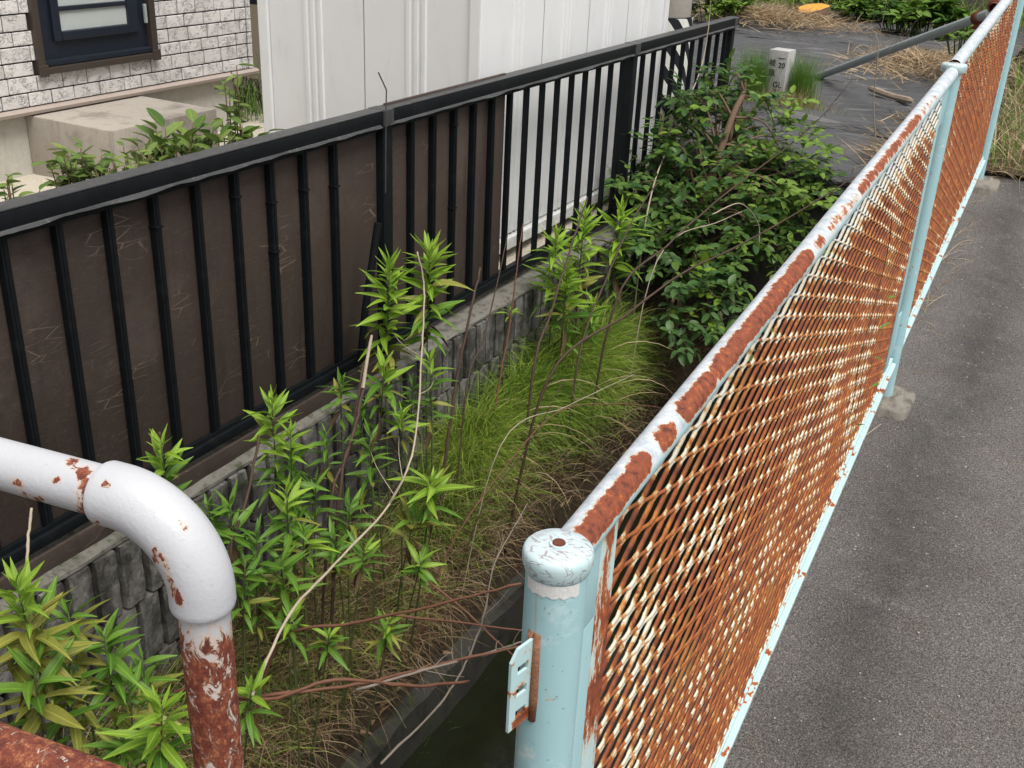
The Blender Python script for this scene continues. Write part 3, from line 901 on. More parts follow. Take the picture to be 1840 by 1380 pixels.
def m_cap():
    n = NT('scratched_cap_paint')
    c = n.mix(n.noise(30, 4, 0.7), (0.34, 0.52, 0.54), (0.50, 0.57, 0.58))
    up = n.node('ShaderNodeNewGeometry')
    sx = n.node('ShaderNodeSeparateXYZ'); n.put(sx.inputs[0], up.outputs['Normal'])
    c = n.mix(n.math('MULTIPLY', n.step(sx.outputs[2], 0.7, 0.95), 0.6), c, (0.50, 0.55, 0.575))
    w = None
    for a in (0.3, 1.4, 2.5):
        v = n.vor(80, n.co((0.30, 1.5, 1), (0, 0, a)), 'DISTANCE_TO_EDGE')
        s = n.math('MULTIPLY', n.step(v, 0.045, 0.012), n.step(n.noise(75, 3, 0.5, n.co((1, 1, 1), (0, 0, a))), 0.48, 0.56))
        w = s if w is None else n.math('MAXIMUM', w, s)
    c = n.mix(n.math('MULTIPLY', w, 0.75), c, (0.24, 0.17, 0.17))
    c, r = rust_over(n, c, n.noise(70, 3, 0.6), 0.74, 0.02, 0.03)
    n.bump(n.math('SUBTRACT', n.noise(80, 3), w), 0.3, 0.001)
    return n.fin(c, 0.45, 0.45)
M['cap'] = m_cap()
pp1 = post(P1, -0.562, 0.0300, 0.0340, 0.017, (-2.2, -0.35))
pp2 = post(P2, -0.430, 0.0250, 0.0370, 0.018, (-1.9, 0.3))
pp3 = post(P3, -0.215, 0.0250, 0.0370, 0.018, None)

def make_rail(name, y0, y1, zf, r, env, mat=None, nb=0.6):
    seg, n = 28, int((y1 - y0) / 0.008)
    b = MB(); V = []; A = []; W = []
    for i in range(n + 1):
        y = y0 + (y1 - y0) * i / n
        e = env(y)
        for k in range(seg):
            a = 2 * PI * k / seg                      # 0 = up, + towards the road
            V.append((fence_x(y) + r * math.sin(a), y, zf(y) + r * math.cos(a)))
            d = math.degrees(math.atan2(math.sin(a), math.cos(a)))
            A.append(0.86 * e * math.exp(-((d - 40) / 50) ** 2))
            W.append(max(0.0, math.cos(a - 0.15)) ** 0.7)
    F = [(i * seg + k, i * seg + (k + 1) % seg, (i + 1) * seg + (k + 1) % seg, (i + 1) * seg + k) for i in range(n) for k in range(seg)]
    o = np_mesh(name, np.array(V), np.array(F), mat or M['rail'], mf, {'rb': A, 'worn': W})
    return o
def env1(y):
    segs = [(0.74, 0.99, 1.12), (0.985, 1.07, 1.02), (1.06, 1.22, 1.10), (1.18, 1.46, 1.12), (1.40, 1.72, 1.14), (1.70, 1.80, 0.72), (1.80, 2.08, 0.58), (2.05, 2.35, 0.74), (2.30, 2.80, 0.76), (2.75, 3.05, 0.55)]
    return max([a * min(1, max(0, (y - s) / 0.03)) * min(1, max(0, (e - y) / 0.03)) for s, e, a in segs] + [0.18])
make_rail('top_rail', P1 + 0.028, P2 - 0.035, zt1, 0.0195, env1)
make_rail('top_rail', P2 + 0.002, P3 - 0.02, zt2, 0.0195, lambda y: 0.30 + (0.35 if y > 5.2 else 0))
o = MB().lathe((0, 0, 0), [(0.001, -0.001), (0.0195, 0), (0.0195, 0.006), (0.001, 0.007)], 20)
# rounded end of the first rail where it meets the middle post
e = MB(); v = []
for i in range(7):
    a = i / 6 * PI / 2
    yy = P2 - 0.035 + 0.012 * math.sin(a); rr_ = 0.0195 * math.cos(a) + 0.0005
    v += [(fence_x(yy) + rr_ * math.sin(2 * PI * k / 28), yy, zt1(yy) + rr_ * math.cos(2 * PI * k / 28)) for k in range(28)]
e.add(v, [(i * 28 + k, i * 28 + (k + 1) % 28, (i + 1) * 28 + (k + 1) % 28, (i + 1) * 28 + k) for i in range(6) for k in range(28)])
e.build('rail_end', M['blue'], mf, smooth=True)

def bottom_rail(y0, y1, zf):
    prof = [(-0.012, 0.012), (0.004, 0.012), (0.006, 0.010), (0.006, -0.004), (0.016, -0.004), (0.0185, -0.006), (0.0185, -0.018), (0.016, -0.020), (-0.012, -0.020)]
    n = len(prof); m = 60; v = []
    for i in range(m + 1):
        y = y0 + (y1 - y0) * i / m
        v += [(fence_x(y) + px_, y, zf(y) + pz_) for px_, pz_ in prof]
    f = [(i * n + k, i * n + (k + 1) % n, (i + 1) * n + (k + 1) % n, (i + 1) * n + k) for i in range(m) for k in range(n)]
    f += [tuple(range(n))[::-1], tuple(m * n + k for k in range(n))]
    return soft(MB().add(v, f).build('bottom_rail', M['brail'], mf))
def m_brail():
    n = NT('bottom_rail_paint')
    c = n.mix(n.noise(14, 4, 0.6), (0.36, 0.53, 0.55), (0.46, 0.60, 0.61))
    geo = n.node('ShaderNodeNewGeometry')
    c, r = rust_over(n, c, n.noise(24, 4, 0.65, n.co((1, 0.8, 1))), 0.60, 0.012, 0.05)
    n.bump(n.math('MULTIPLY', r, 0.5), 0.4, 0.002)
    return n.fin(c, 0.42, 0.45)
M['brail'] = m_brail()
bottom_rail(0.83, P2 - 0.03, zb1)
bottom_rail(P2 + 0.03, P3 - 0.03, zb2)

def expanded(name, y0, y1, ztf, zbf, boost):
    """expanded metal: zigzag strands, double width where neighbours stay joined, all turned like louvres"""
    HS, HL, w, th, tau = 0.0190, 0.0500, 0.0056, 0.0020, math.radians(30)
    wd = np.array([math.sin(tau), 0, -math.cos(tau)]); td = np.array([math.cos(tau), 0, math.sin(tau)])
    V, F, An, Ap, Ao = [], [], [], [], []
    m0, m1 = int(math.floor(y0 / HL)) - 1, int(math.ceil(y1 / HL)) + 1
    for j in range(0, 62):
        pts = []
        for m in range(m0, m1 + 1):
            upt = (m + j) % 2 == 0
            t = j * HS + (w * 0.42 if upt else HS - w * 0.42)
            tm = j * HS + HS * 0.5
            for ds, tt, nd in ((-0.0055, t, 1.0), (0.0055, t, 1.0), (0.0125, t + (tm - t) * 0.36, 0.30), (0.025, tm, 0.0), (0.0375, None, 0.30)):
                if tt is None:
                    t2 = j * HS + (HS - w * 0.42 if upt else w * 0.42)
                    tt = t2 + (tm - t2) * 0.36
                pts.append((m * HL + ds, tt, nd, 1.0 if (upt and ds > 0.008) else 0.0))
        prev = None
        for (s, t, nd, oa) in pts:
            yc = min(max(s, y0), y1)
            if s < y0 - 0.03 or s > y1 + 0.03: prev = None; continue
            z = ztf(yc) - 0.024 - t
            if z < zbf(yc) - 0.006: prev = None; continue
            c = np.array([fence_x(yc) + 0.006 * fbm((yc * 1.6, z * 1.6, 2.0), 1.0, 2), yc, z])
            k = len(V)
            ww = (0.0054 if nd > 0.5 else (0.0038 if oa else 0.0066) + (0.0006 if nd > 0.1 else 0))
            for (a, b) in ((-1, -1), (1, -1), (1, 1), (-1, 1)):
                V.append(c + wd * (a * ww / 2) + td * (b * th / 2))
                An.append(nd); Ao.append(oa); Ap.append(boost(yc, t, z - zbf(yc)))
            if prev is not None and yc - prev_y > 1e-5:
                F += [(prev + q, prev + (q + 1) % 4, k + (q + 1) % 4, k + q) for q in range(4)]
            prev, prev_y = k, yc
    return np_mesh(name, np.array(V), np.array(F), M['meshp'], mf, {'node': An, 'paint': Ap, 'lit': Ao}, smooth=False)
def boost1(y, t, up):
    b = (0.60 + 0.25 * min(1, max(0, (y - 1.0) / 1.2))) * math.exp(-(t / (0.055 + 0.035 * min(1, max(0, (y - 1.6) / 1.4)))) ** 2) * (0.55 + 0.45 * min(1, max(0, (y - 0.9) / 0.5)))
    b += 0.50 * math.exp(-(up / 0.035) ** 2)
    # a pale streak that keeps its paint near the first post
    for (sy, st, r) in ((1.00, 0.17, 0.07), (1.06, 0.26, 0.09), (1.08, 0.36, 0.09), (1.07, 0.46, 0.10), (1.06, 0.56, 0.10), (1.24, 0.24, 0.08), (1.36, 0.30, 0.07), (2.35, 0.55, 0.16), (2.75, 0.66, 0.18), (2.0, 0.45, 0.10)):
        b = max(b, (0.38 if sy < 1.9 else 0.22) * math.exp(-(((y - sy) / r) ** 2 + ((t - st) / r) ** 2)))
    return b
def boost2(y, t, up):
    return 0.40 * math.exp(-(t / 0.06) ** 2) - 0.10 + 0.25 * math.exp(-(up / 0.03) ** 2)
expanded('mesh_panel', 0.905, 3.290, zt1, zb1, boost1)
expanded('mesh_panel', 3.560, 5.72, zt2, zb2, boost2)

# flat side plates that hold the mesh on the posts
def plate(y0, y1, z0, z1, mat=None, dx=0.0, th=0.004, name='side_plate', parent=mf):
    x = fence_x((y0 + y1) / 2) + dx
    return soft(MB().bevbox(x - th / 2, x + th / 2, y0, y1, z0, z1, 0.0009).build(name, mat or M['blue'], parent))
plate(P1 + 0.028, 0.862, -0.700, -0.602, dx=0.006)
plate(P1 + 0.040, 0.862, -1.72, -0.7003, dx=0.006)
plate(0.8625, 0.905, -1.70, -0.598, m_edgestrip(), dx=0.0075, th=0.003, name='mesh_edge_strip')
plate(3.292, 3.345, -1.36, -0.49, dx=0.002)
plate(3.346, P2 - 0.024, -0.60, -0.50, dx=0.0)
plate(3.346, P2 - 0.024, -1.34, -1.20, dx=0.0)
plate(P2 + 0.024, 3.558, -1.33, -0.46, dx=0.0)
plate(5.72, P3 - 0.02, -1.14, -0.33, dx=0.0)

# bracket plate with three slots welded to the near post
br = MB()
ang = math.radians(258)           # direction the plate sticks out, in plan
bd = Vector((math.cos(ang), math.sin(ang), 0)); bn = Vector((-bd.y, bd.x, 0))
c0 = Vector((fence_x(P1), P1, 0)) + bd * 0.029
L_, z0_, z1_ = 0.034, -0.748, -0.652
holes = [-0.732, -0.705, -0.678]
# plate outline with a chamfered outer top corner, slots cut as gaps between strips
def pt(u, z, s): return c0 + bd * (u * L_) + bn * (s * 0.0016) + Vector((0, 0, z))
def slab(poly):
    v = [pt(u, z, -1) for u, z in poly] + [pt(u, z, 1) for u, z in poly]; n = len(poly)
    br.add(v, [tuple(range(n)), tuple(range(n, 2 * n))[::-1]] + [(i, i + n, (i + 1) % n + n, (i + 1) % n) for i in range(n)])
slab([(0, z0_), (0.28, z0_), (0.28, z1_), (0, z1_)])
slab([(0.72, z0_), (1, z0_), (1, z1_ - 0.012), (0.72, z1_)])
zz = [z0_] + [q for h in holes for q in (h - 0.0048, h + 0.0048)] + [z1_]
for i in range(0, len(zz), 2): slab([(0.2801, zz[i]), (0.7199, zz[i]), (0.7199, zz[i + 1]), (0.2801, zz[i + 1])])
bk = br.build('bracket_plate', M['brail'], pp1)
wl = MB().tube([c0 + bn * 0.004 + Vector((0, 0, q)) for q in (z0_ - 0.004, -0.72, -0.69, z1_ + 0.006)], [0.0042, 0.005, 0.0046, 0.004], 8)
wl.tube([c0 - bn * 0.003 + Vector((0, 0, q)) for q in (z0_ - 0.004, -0.72, -0.69, z1_ + 0.006)], [0.0040, 0.004, 0.0044, 0.004], 8)
wl.build('rusty_weld', M['weld'], pp1, smooth=True)

# concrete footings, cast round the posts and proud of the asphalt
def footing(y, w, d, h):
    x = fence_x(y)
    b = MB(); N = 40; prof = [(1.0, -0.10), (1.0, h * 0.6), (0.95, h), (0.62, h + 0.006), (0.58, h + 0.016), (0.42, h + 0.018), (0.30, h + 0.006)]
    v = []
    for (s, z) in prof:
        for k in range(N):
            a = 2 * PI * k / N
            e = 5 if s > 0.7 else 2.2
            rr2 = 1 / ((abs(math.cos(a)) ** e + abs(math.sin(a)) ** e) ** (1 / e))
            j = 1 + 0.05 * fbm((math.cos(a) * 3, math.sin(a) * 3, s * 4 + y))
            v.append((x + 0.018 + w * s * rr2 * math.cos(a) * j, y + d * s * rr2 * math.sin(a) * j, road_z(y) + z + 0.010 * fbm((math.cos(a) * 5 * s, math.sin(a) * 5 * s, y))))
    m = len(prof)
    f = [(i * N + k, i * N + (k + 1) % N, (i + 1) * N + (k + 1) % N, (i + 1) * N + k) for i in range(m - 1) for k in range(N)]
    f.append(tuple((m - 1) * N + k for k in range(N)))
    return b.add(v, f).build('post_footing', M['footing'], mf, smooth=True)
footing(P1, 0.085, 0.10, 0.02)
footing(P2, 0.075, 0.105, 0.022)
footing(P3, 0.085, 0.11, 0.028)

# ------------------------------------------------------------------ rusty white pipe rail in the near corner
wp = thing('pipe_rail', 'chipped white pipe handrail with a heavily rusted upright', 'handrail', (-0.60, 0.575, -1.8))
corner = Vector((-0.622,0.592,-0.529))
az = math.radians(-97.5)
hd = Vector((math.sin(az), math.cos(az), 0))
PR, ER, BR = 0.0243, 0.0305, 0.082
def rust_tube(name, path, r, rb, seg=40, cap=True, parent=wp, mat=None):
    path = [Vector(p) for p in path]
    b = MB().tube(path, r, seg, cap, rb)
    return soft(b.build(name, mat or M['wpipe'], parent, attr='rb'), 60)
# bend of the elbow
arc = []
ca = corner + hd * BR + Vector((0, 0, -BR))
for i in range(25):
    a = i / 24 * PI / 2
    arc.append(ca + (-hd * math.cos(a) + Vector((0, 0, 1)) * math.sin(a)) * BR)
low = corner + Vector((0, 0, -0.096)); left = corner + hd * 0.098
path = [low] + [low.lerp(arc[0], t) for t in (0.25, 0.5, 0.75)] + arc + [arc[-1].lerp(left, t) for t in (0.3, 0.6)] + [left - hd * 0.002, left]
rads = [ER] * (len(path) - 1) + [ER * 0.97]
rads[0] = ER * 0.97
drips = [((-0.670,0.540,-0.533), (-0.661,0.538,-0.546), 0.0030), ((-0.622,0.550,-0.550), (-0.600,0.543,-0.588), 0.0036), ((-0.634,0.552,-0.545), (-0.629,0.549,-0.556), 0.0028), ((-0.616,0.566,-0.514), (-0.601,0.566,-0.528), 0.0035), ((-0.687,0.546,-0.505), (-0.690,0.537,-0.530), 0.0045), ((-0.688,0.551,-0.495), (-0.684,0.552,-0.497), 0.004)]
def segd(p, a, b):
    a, b = Vector(a), Vector(b); t = max(0, min(1, (p - a).dot(b - a) / max(1e-9, (b - a).length_squared)))
    q = p - a.lerp(b, t); w_ = Vector((-0.62, 0.57, -0.5)).normalized(); q = q - w_ * q.dot(w_)
    return q.length
def drip_attr(o, base, dr, amt=0.50):
    at = o.data.attributes['rb']
    vals = [base(v.co) + max([amt * math.exp(-(segd(v.co, a, b) / (1.7 * r)) ** 2) for a, b, r in dr] + [0]) for v in o.data.vertices]
    at.data.foreach_set('value', np.array(vals, np.float32))
eb = MB().tube(path, rads, 96, True, [0.05] * len(path))
el = soft(eb.build('elbow', M['wpipe'], wp, attr='rb'), 60)
drip_attr(el, lambda p: 0.03, drips)
def run(a, b, n): return [Vector(a).lerp(Vector(b), i / n) for i in range(n + 1)]
up_path = run((corner.x, corner.y, -1.86), low + Vector((0, 0, 0.03)), 120)
def rb_up(p):
    d = low.z - p.z
    return 0.40 if d < 0.004 else min(0.60, 0.44 + 2.2 * max(0.0, d))
rust_tube('upright', up_path, PR, [rb_up(p) for p in up_path])
hp = run(left - hd * 0.03, corner + hd * 1.6, 320)
tr = rust_tube('top_rail', hp, PR, [0.2] * len(hp), 72)
drip_attr(tr, lambda p: 0.16 + 0.20 * math.exp(-((p - left).length / 0.035) ** 2), [((-0.744,0.520,-0.486), (-0.739,0.515,-0.512), 0.004), ((-0.760,0.512,-0.498), (-0.750,0.510,-0.511), 0.0035), ((-0.717,0.540,-0.475), (-0.701,0.544,-0.483), 0.004), ((-0.704,0.541,-0.485), (-0.691,0.546,-0.490), 0.004), ((-0.697,0.543,-0.501), (-0.696,0.531,-0.525), 0.006), ((-0.720,0.528,-0.484), (-0.720,0.525,-0.489), 0.0025)])
lowc = Vector((-0.700,0.445,-0.741))
lo = run(lowc - hd * 0.11 , lowc + hd * 1.5, 120)
rust_tube('lower_rail', lo, PR, [0.62 + 0.05 * math.sin(i * 0.3) for i in range(len(lo))])
rust_tube('far_upright', run((corner + hd * 1.6) + Vector((0, 0, -1.3)), (corner + hd * 1.6) + Vector((0, 0, 0.02)), 40), PR, [0.5] * 41)

# ------------------------------------------------------------------ leaves
def leaf_mesh(name, L, W, droop, fold, mat, kind='lance', st=7):
    v, f = [], []
    for i in range(st):
        t = i / (st - 1)
        if kind == 'lance': wv = (math.sin(PI * min(1, t * 1.02) ** 0.72) ** 0.85) if 0 < t < 1 else 0.0
        else: wv = math.sin(PI * t ** 0.85) ** 0.65 if 0 < t < 1 else 0.0
        wv = W / 2 * wv
        y = L * (t - 0.10 * droop * t * t * 4 * 0.5)
        zz = -droop * L * t * t + 0.04 * L * math.sin(t * 7) * 0.3
        v += [(-wv, y, zz + fold * wv), (0, y, zz), (wv, y, zz + fold * wv)]
    for i in range(st - 1):
        a = i * 3; b = a + 3
        f += [(a, a + 1, b + 1, b), (a + 1, a + 2, b + 2, b + 1)]
    me = MB().add(v, f).mesh(name, mat, True)
    return me

def frame(pos, d, up, s=1.0, roll=0.0):
    y = Vector(d).normalized(); x = y.cross(Vector(up))
    if x.length < 1e-4: x = y.cross(Vector((1, 0, 0)))
    x.normalize(); z = x.cross(y)
    m = Matrix((x, y, z)).transposed()
    if roll: m = Matrix.Rotation(roll, 3, y) @ m
    return Matrix.Translation(pos) @ (m * s).to_4x4()

GL = {}
for tone, mat in (('young', 'young'), ('mid', 'mid'), ('old', 'old'), ('dead', 'dead')):
    GL[tone] = [leaf_mesh('leaf', 1.0, w, d, 0.45, M[mat]) for w, d in ((0.20, 0.12), (0.17, 0.34), (0.21, 0.55), (0.18, 0.03))]
INVT = lambda root: Matrix.Translation(-Vector(WLOC[root.name]))
def put_leaf(me, mat4, root, name='leaf'):
    o = bpy.data.objects.new(name, me); COL.objects.link(o)
    o.parent = root; o.matrix_local = INVT(root) @ mat4
    return o

def curve_pts(pts, n):
    """smooth Catmull-Rom through pts"""
    P = [Vector(p) for p in pts]; P = [P[0] * 2 - P[1]] + P + [P[-1] * 2 - P[-2]]
    out = []; m = len(P) - 3
    for i in range(n + 1):
        t = i / n * m; k = min(int(t), m - 1); u = t - k
        a, b, c, d = P[k:k + 4]
        out.append(0.5 * ((2 * b) + (c - a) * u + (2 * a - 5 * b + 4 * c - d) * u * u + (3 * b - a - 3 * c + d) * u ** 3))
    return out

gr_ = random.Random(21)
def goldenrod(label, tip, hgt, n, L, tones=('young', 'mid', 'mid'), lean=(0.0, 0.0), r=0.0035, stem='stemg', cat='weed', f0=0.0):
    """upright weed: narrow leaves spiralling up the stem to a tuft; hgt = leafy length seen"""
    tip = Vector(tip)
    base = Vector((tip.x + lean[0], tip.y + lean[1], 0)); base.z = bank_z(base.x, base.y) - 0.02
    root = thing('tall_weed', label, cat, base, 'leafy weeds growing on the canal bank')
    H = (tip - base).length
    mid = base.lerp(tip, 0.55) + Vector((gr_.uniform(-0.02, 0.02), gr_.uniform(-0.02, 0.02), 0))
    path = curve_pts([base, mid, tip], 14)
    MB().tube(path, [r * (1.15 - 0.75 * i / 14) for i in range(15)], 7).build('stem', M[stem], root, smooth=True)
    ang = gr_.uniform(0, 6)
    n = int(n * 1.75); L *= gr_.uniform(0.78, 1.0)
    fr0 = max(0.03, 1 - hgt / H)
    for i in range(n):
        q = (i + 0.5) / n
        t = fr0 + (1 - fr0) * (q ** 0.8)
        x = t * 14; k = min(13, int(x)); p = path[k].lerp(path[k + 1], x - k); ax = (path[k + 1] - path[k]).normalized()
        ang += 2.39996 + gr_.uniform(-0.7, 0.7)
        if q < 0.8 and gr_.random() < 0.12: continue
        side = ax.cross(Vector((math.cos(ang), math.sin(ang), 0.01))).normalized()
        el = math.radians(18 + 66 * (1 - q) ** 0.55 + gr_.uniform(-10, 12))
        d = ax * math.cos(el) + side * math.sin(el)
        s = L * (0.55 + 0.60 * min(1, (1 - q) * 3.2)) * gr_.uniform(0.65, 1.2) * (0.8 if q < 0.12 else 1)
        tone = tones[0] if q > 0.62 else (tones[1] if q > 0.28 else tones[2])
        if q < 0.30 and gr_.random() < 0.22: tone = 'dead'; d = (d + Vector((0, 0, -1.1))).normalized()
        elif q < 0.6 and gr_.random() < 0.10: tone = 'old'
        v = GL[tone]
        me = v[3] if q > 0.88 else gr_.choice(v[:3])
        put_leaf(me, frame(p + side * r * 0.6, d, ax, s, gr_.uniform(-0.7, 0.7)), root)
    return root

Y_, M_, O_ = 'young', 'mid', 'old'
goldenrod('bright green weed in front of the fence just behind the white elbow pipe', (-1.620,1.467,-1.144), 0.30, 26, 0.085, (Y_, M_, M_))
goldenrod('weed with yellow-green tuft between the white elbow and the tall brown stick', (-1.560,1.525,-1.315), 0.26, 18, 0.080, (M_, M_, O_))
goldenrod('tall bright weed with the highest tuft between the two brown cut sticks', (-1.640,1.853,-1.203), 0.36, 30, 0.085, (Y_, Y_, M_))
goldenrod('weed leaning beside the tall bright one, tuft a little lower', (-1.580,1.848,-1.272), 0.34, 26, 0.085, (Y_, M_, M_))
goldenrod('small weed tuft at the wall top left of the broken pale stick', (-1.720,2.240,-1.333), 0.14, 15, 0.080, (M_, M_, M_))
goldenrod('tallest leafy weed reaching the middle post of the black fence', (-1.720,2.491,-1.032), 0.50, 52, 0.118, (Y_, Y_, O_))
goldenrod('tall weed entwined with a dry tendril right of the fence post', (-1.700,2.679,-1.044), 0.36, 38, 0.118, (Y_, Y_, M_))
goldenrod('mid-green weed star right of the broken pale stick', (-1.620,2.315,-1.273), 0.24, 16, 0.105, (Y_, M_, M_))
goldenrod('weed with leaves touching the bleached bent stalk halfway up', (-1.620,2.559,-1.338), 0.30, 18, 0.095, (Y_, M_, M_))
goldenrod('pale yellow-green tuft beside the bleached bent stalk', (-1.540,2.287,-1.400), 0.12, 14, 0.090, (Y_, Y_, O_))
goldenrod('dull green weed low on the bank right of the broken stick', (-1.520,2.103,-1.373), 0.30, 20, 0.090, (M_, M_, M_))
goldenrod('bright star-shaped weed standing over the dry grass mid-bank', (-1.360,2.164,-1.504), 0.13, 16, 0.105, (Y_, Y_, M_), (-0.10, 0.02))
goldenrod('weed with drooping yellow leaves below the bright star weed', (-1.380,2.111,-1.596), 0.12, 11, 0.095, (M_, O_, O_), (-0.08, 0.02))
goldenrod('small star weed left of two similar rosettes in the dry grass', (-1.360,1.850,-1.550), 0.10, 14, 0.085, (Y_, M_, M_), (-0.10, 0.0))
goldenrod('small star weed at the right end of the rosettes in the dry grass', (-1.330,2.069,-1.706), 0.09, 12, 0.085, (Y_, M_, M_), (-0.10, 0.0))
goldenrod('limp pale weed hanging above the crossing red canes', (-1.300,1.872,-1.761), 0.14, 16, 0.080, (Y_, M_, O_), (-0.10, 0.0))
goldenrod('tiny weed rosette left of the limp one above the red canes', (-1.340,1.672,-1.693), 0.09, 11, 0.070, (Y_, M_, M_), (-0.10, 0.0))
goldenrod('dark leafy weed close right of the white elbow pipe', (-1.500,1.617,-1.415), 0.34, 22, 0.090, (M_, M_, M_))
goldenrod('weed between the elbow pipe and the bank, long mid-green leaves', (-1.520,1.752,-1.380), 0.30, 24, 0.095, (Y_, M_, M_))
goldenrod('bushy weed below the highest tuft, leaves over the wall joint', (-1.540,1.891,-1.426), 0.26, 18, 0.090, (M_, M_, M_))
goldenrod('weed stem with small leaves behind the rusty upright pipe', (-1.540,1.575,-1.334), 0.20, 14, 0.085, (M_, M_, M_))
goldenrod('leftmost of the three bright weeds beside the mossy coping', (-1.740,3.675,-1.253), 0.42, 38, 0.125, (Y_, Y_, M_))
goldenrod('middle of the three bright weeds beside the mossy coping', (-1.740,3.936,-1.233), 0.50, 46, 0.130, (Y_, Y_, O_))
goldenrod('rightmost of the three bright weeds, next to the dark shrub', (-1.720,4.285,-1.286), 0.50, 46, 0.130, (Y_, Y_, M_))
goldenrod('shorter bright weed in front of the three at the coping', (-1.660,3.621,-1.355), 0.36, 32, 0.120, (Y_, Y_, M_))
goldenrod('bright weed low in the grass in front of the dark shrub', (-1.620,3.811,-1.562), 0.24, 22, 0.105, (Y_, M_, M_))
goldenrod('tiny green sprig on the reddish stem by the wall', (-1.740,3.309,-1.455), 0.06, 7, 0.055, (Y_, Y_, M_), stem='stemd')
goldenrod('big weed at the left edge with yellowing lower leaves', (-1.420,0.937,-1.116), 0.34, 36, 0.115, (Y_, O_, O_))
goldenrod('small fresh weed between the yellowing plant and the rusty upright', (-1.380,1.065,-1.299), 0.16, 17, 0.095, (M_, M_, M_))
goldenrod('thin weed with yellowed leaves against the grooved wall', (-1.460,1.055,-1.273), 0.12, 12, 0.080, (M_, O_, O_))
goldenrod('low weed with dull leaves beside the lower rusty rail', (-1.320,1.054,-1.395), 0.20, 16, 0.090, (M_, O_, M_), (-0.06, 0.0))
goldenrod('bright weed tuft at the foot of the rusty upright pipe', (-1.160,0.989,-1.308), 0.20, 22, 0.095, (Y_, Y_, M_), (-0.22, 0.0))
goldenrod('fresh weed tuft peeking out right of the rusty upright', (-1.220,1.268,-1.502), 0.14, 12, 0.075, (Y_, M_, M_), (-0.16, 0.0))
goldenrod('weed with long leaves half hidden behind the lower rusty rail', (-1.360,0.900,-1.249), 0.24, 20, 0.105, (M_, O_, M_), (-0.05, 0.0))
goldenrod('weed in the shade at the wall foot below the elbow pipe', (-1.460,1.650,-1.495), 0.22, 16, 0.085, (M_, M_, M_))
goldenrod('leafy weed low on the bank behind the pale grey stalk tip', (-1.460,1.855,-1.546), 0.18, 14, 0.085, (M_, M_, O_))

for (lb, tp, hg, nn, LL, tn) in (
    ('low weed in the gap between elbow pipe and first brown stick', (-1.480,1.548,-1.458), 0.20, 14, 0.075, (M_, M_, M_)),
    ('slim weed right behind the low one near the elbow pipe', (-1.500,1.784,-1.503), 0.24, 15, 0.080, (Y_, M_, M_)),
    ('small weed under the bleached stalk at mid-bank', (-1.480,1.951,-1.510), 0.20, 14, 0.080, (M_, M_, M_)),
    ('thin weed pressed against the grooved blocks mid-wall', (-1.720,2.339,-1.460), 0.22, 14, 0.080, (M_, M_, M_)),
    ('weed whose leaves cover the wall joint below the black tube', (-1.700,2.588,-1.469), 0.22, 16, 0.085, (M_, M_, M_)),
    ('short weed low at the wall between two sticks', (-1.700,2.138,-1.440), 0.20, 14, 0.080, (M_, M_, O_)),
    ('dull weed in the corner under the lower rusty rail', (-1.400,0.988,-1.349), 0.18, 15, 0.090, (M_, O_, O_)),
    ('small weed beside the foot of the rusty upright', (-1.260,0.973,-1.408), 0.12, 12, 0.080, (M_, M_, M_)),
    ('little weed right of the elbow above the red canes', (-1.400,1.599,-1.611), 0.12, 12, 0.065, (Y_, M_, M_)),
    ('weed at the left edge under the black bottom rail', (-1.560,1.068,-1.302), 0.14, 12, 0.080, (M_, M_, M_)),
    ('weed between the yellowing plant and the grooved wall', (-1.500,1.241,-1.527), 0.16, 12, 0.080, (M_, M_, O_))):
    goldenrod(lb, tp, hg, nn, LL, tn)

# ------------------------------------------------------------------ dead canes and stalks
cr_ = random.Random(33)
def cane(label, pts, r0, r1, mat='cane', twigs=0, tl=0.12, name='dead_cane', cat='dead stalk', seg=7, kn=True, group='dead canes on the canal bank'):
    pts = [Vector(p) for p in pts]; r0 *= 0.85; r1 *= 0.80
    if name == 'dead_cane' and pts[0].x < -1.3 and pts[0].y < 5.2 and 'upper end' not in label and 'short' not in label:
        a, b = pts[0], pts[1]; gz = bank_z(a.x, a.y) - 0.03
        if a.z > gz + 0.02:
            k = a.z - gz; dv = (a - b); dv.z = 0
            q = a + dv.normalized() * min(0.12, 0.35 * k); q.x = max(-1.80, min(-1.48, q.x))
            pts = [Vector((q.x, q.y, bank_z(q.x, q.y) - 0.03))] + pts
    path = curve_pts(pts, max(10, 7 * (len(pts) - 1)))
    n = len(path)
    rad = [(r0 + (r1 - r0) * i / (n - 1)) * (1.18 if kn and i % 5 == 2 else 1.0) for i in range(n)]
    path = [p + Vector((cr_.uniform(-1, 1), cr_.uniform(-1, 1), cr_.uniform(-1, 1))) * rad[0] * 0.35 for p in path]
    root = thing(name, label, cat, path[0], group)
    MB().tube(path, rad, seg).build('stalk', M[mat], root, smooth=True)
    for k in range(twigs):
        i = cr_.randint(int(n * 0.35), n - 2); p = path[i]; d = (path[i + 1] - path[i]).normalized()
        s = Vector((cr_.uniform(-1, 1), cr_.uniform(-1, 1), cr_.uniform(-0.4, 1))).normalized()
        e = p + (d * 0.6 + s * 0.8) * tl * cr_.uniform(0.5, 1.2)
        m = p.lerp(e, 0.5) + s * tl * 0.12
        MB().tube(curve_pts([p, m, e], 6), [r1 * 0.6 * (1 - 0.10 * j) for j in range(7)], 5).build('twig', M[mat], root, smooth=True)
    return root
bst = cane('thick broken stick with a bleached top in front of the wall', [(-1.550,1.993,-1.556), (-1.580,2.122,-1.372), (-1.600,2.191,-1.286)], 0.0062, 0.0058, 'cane')
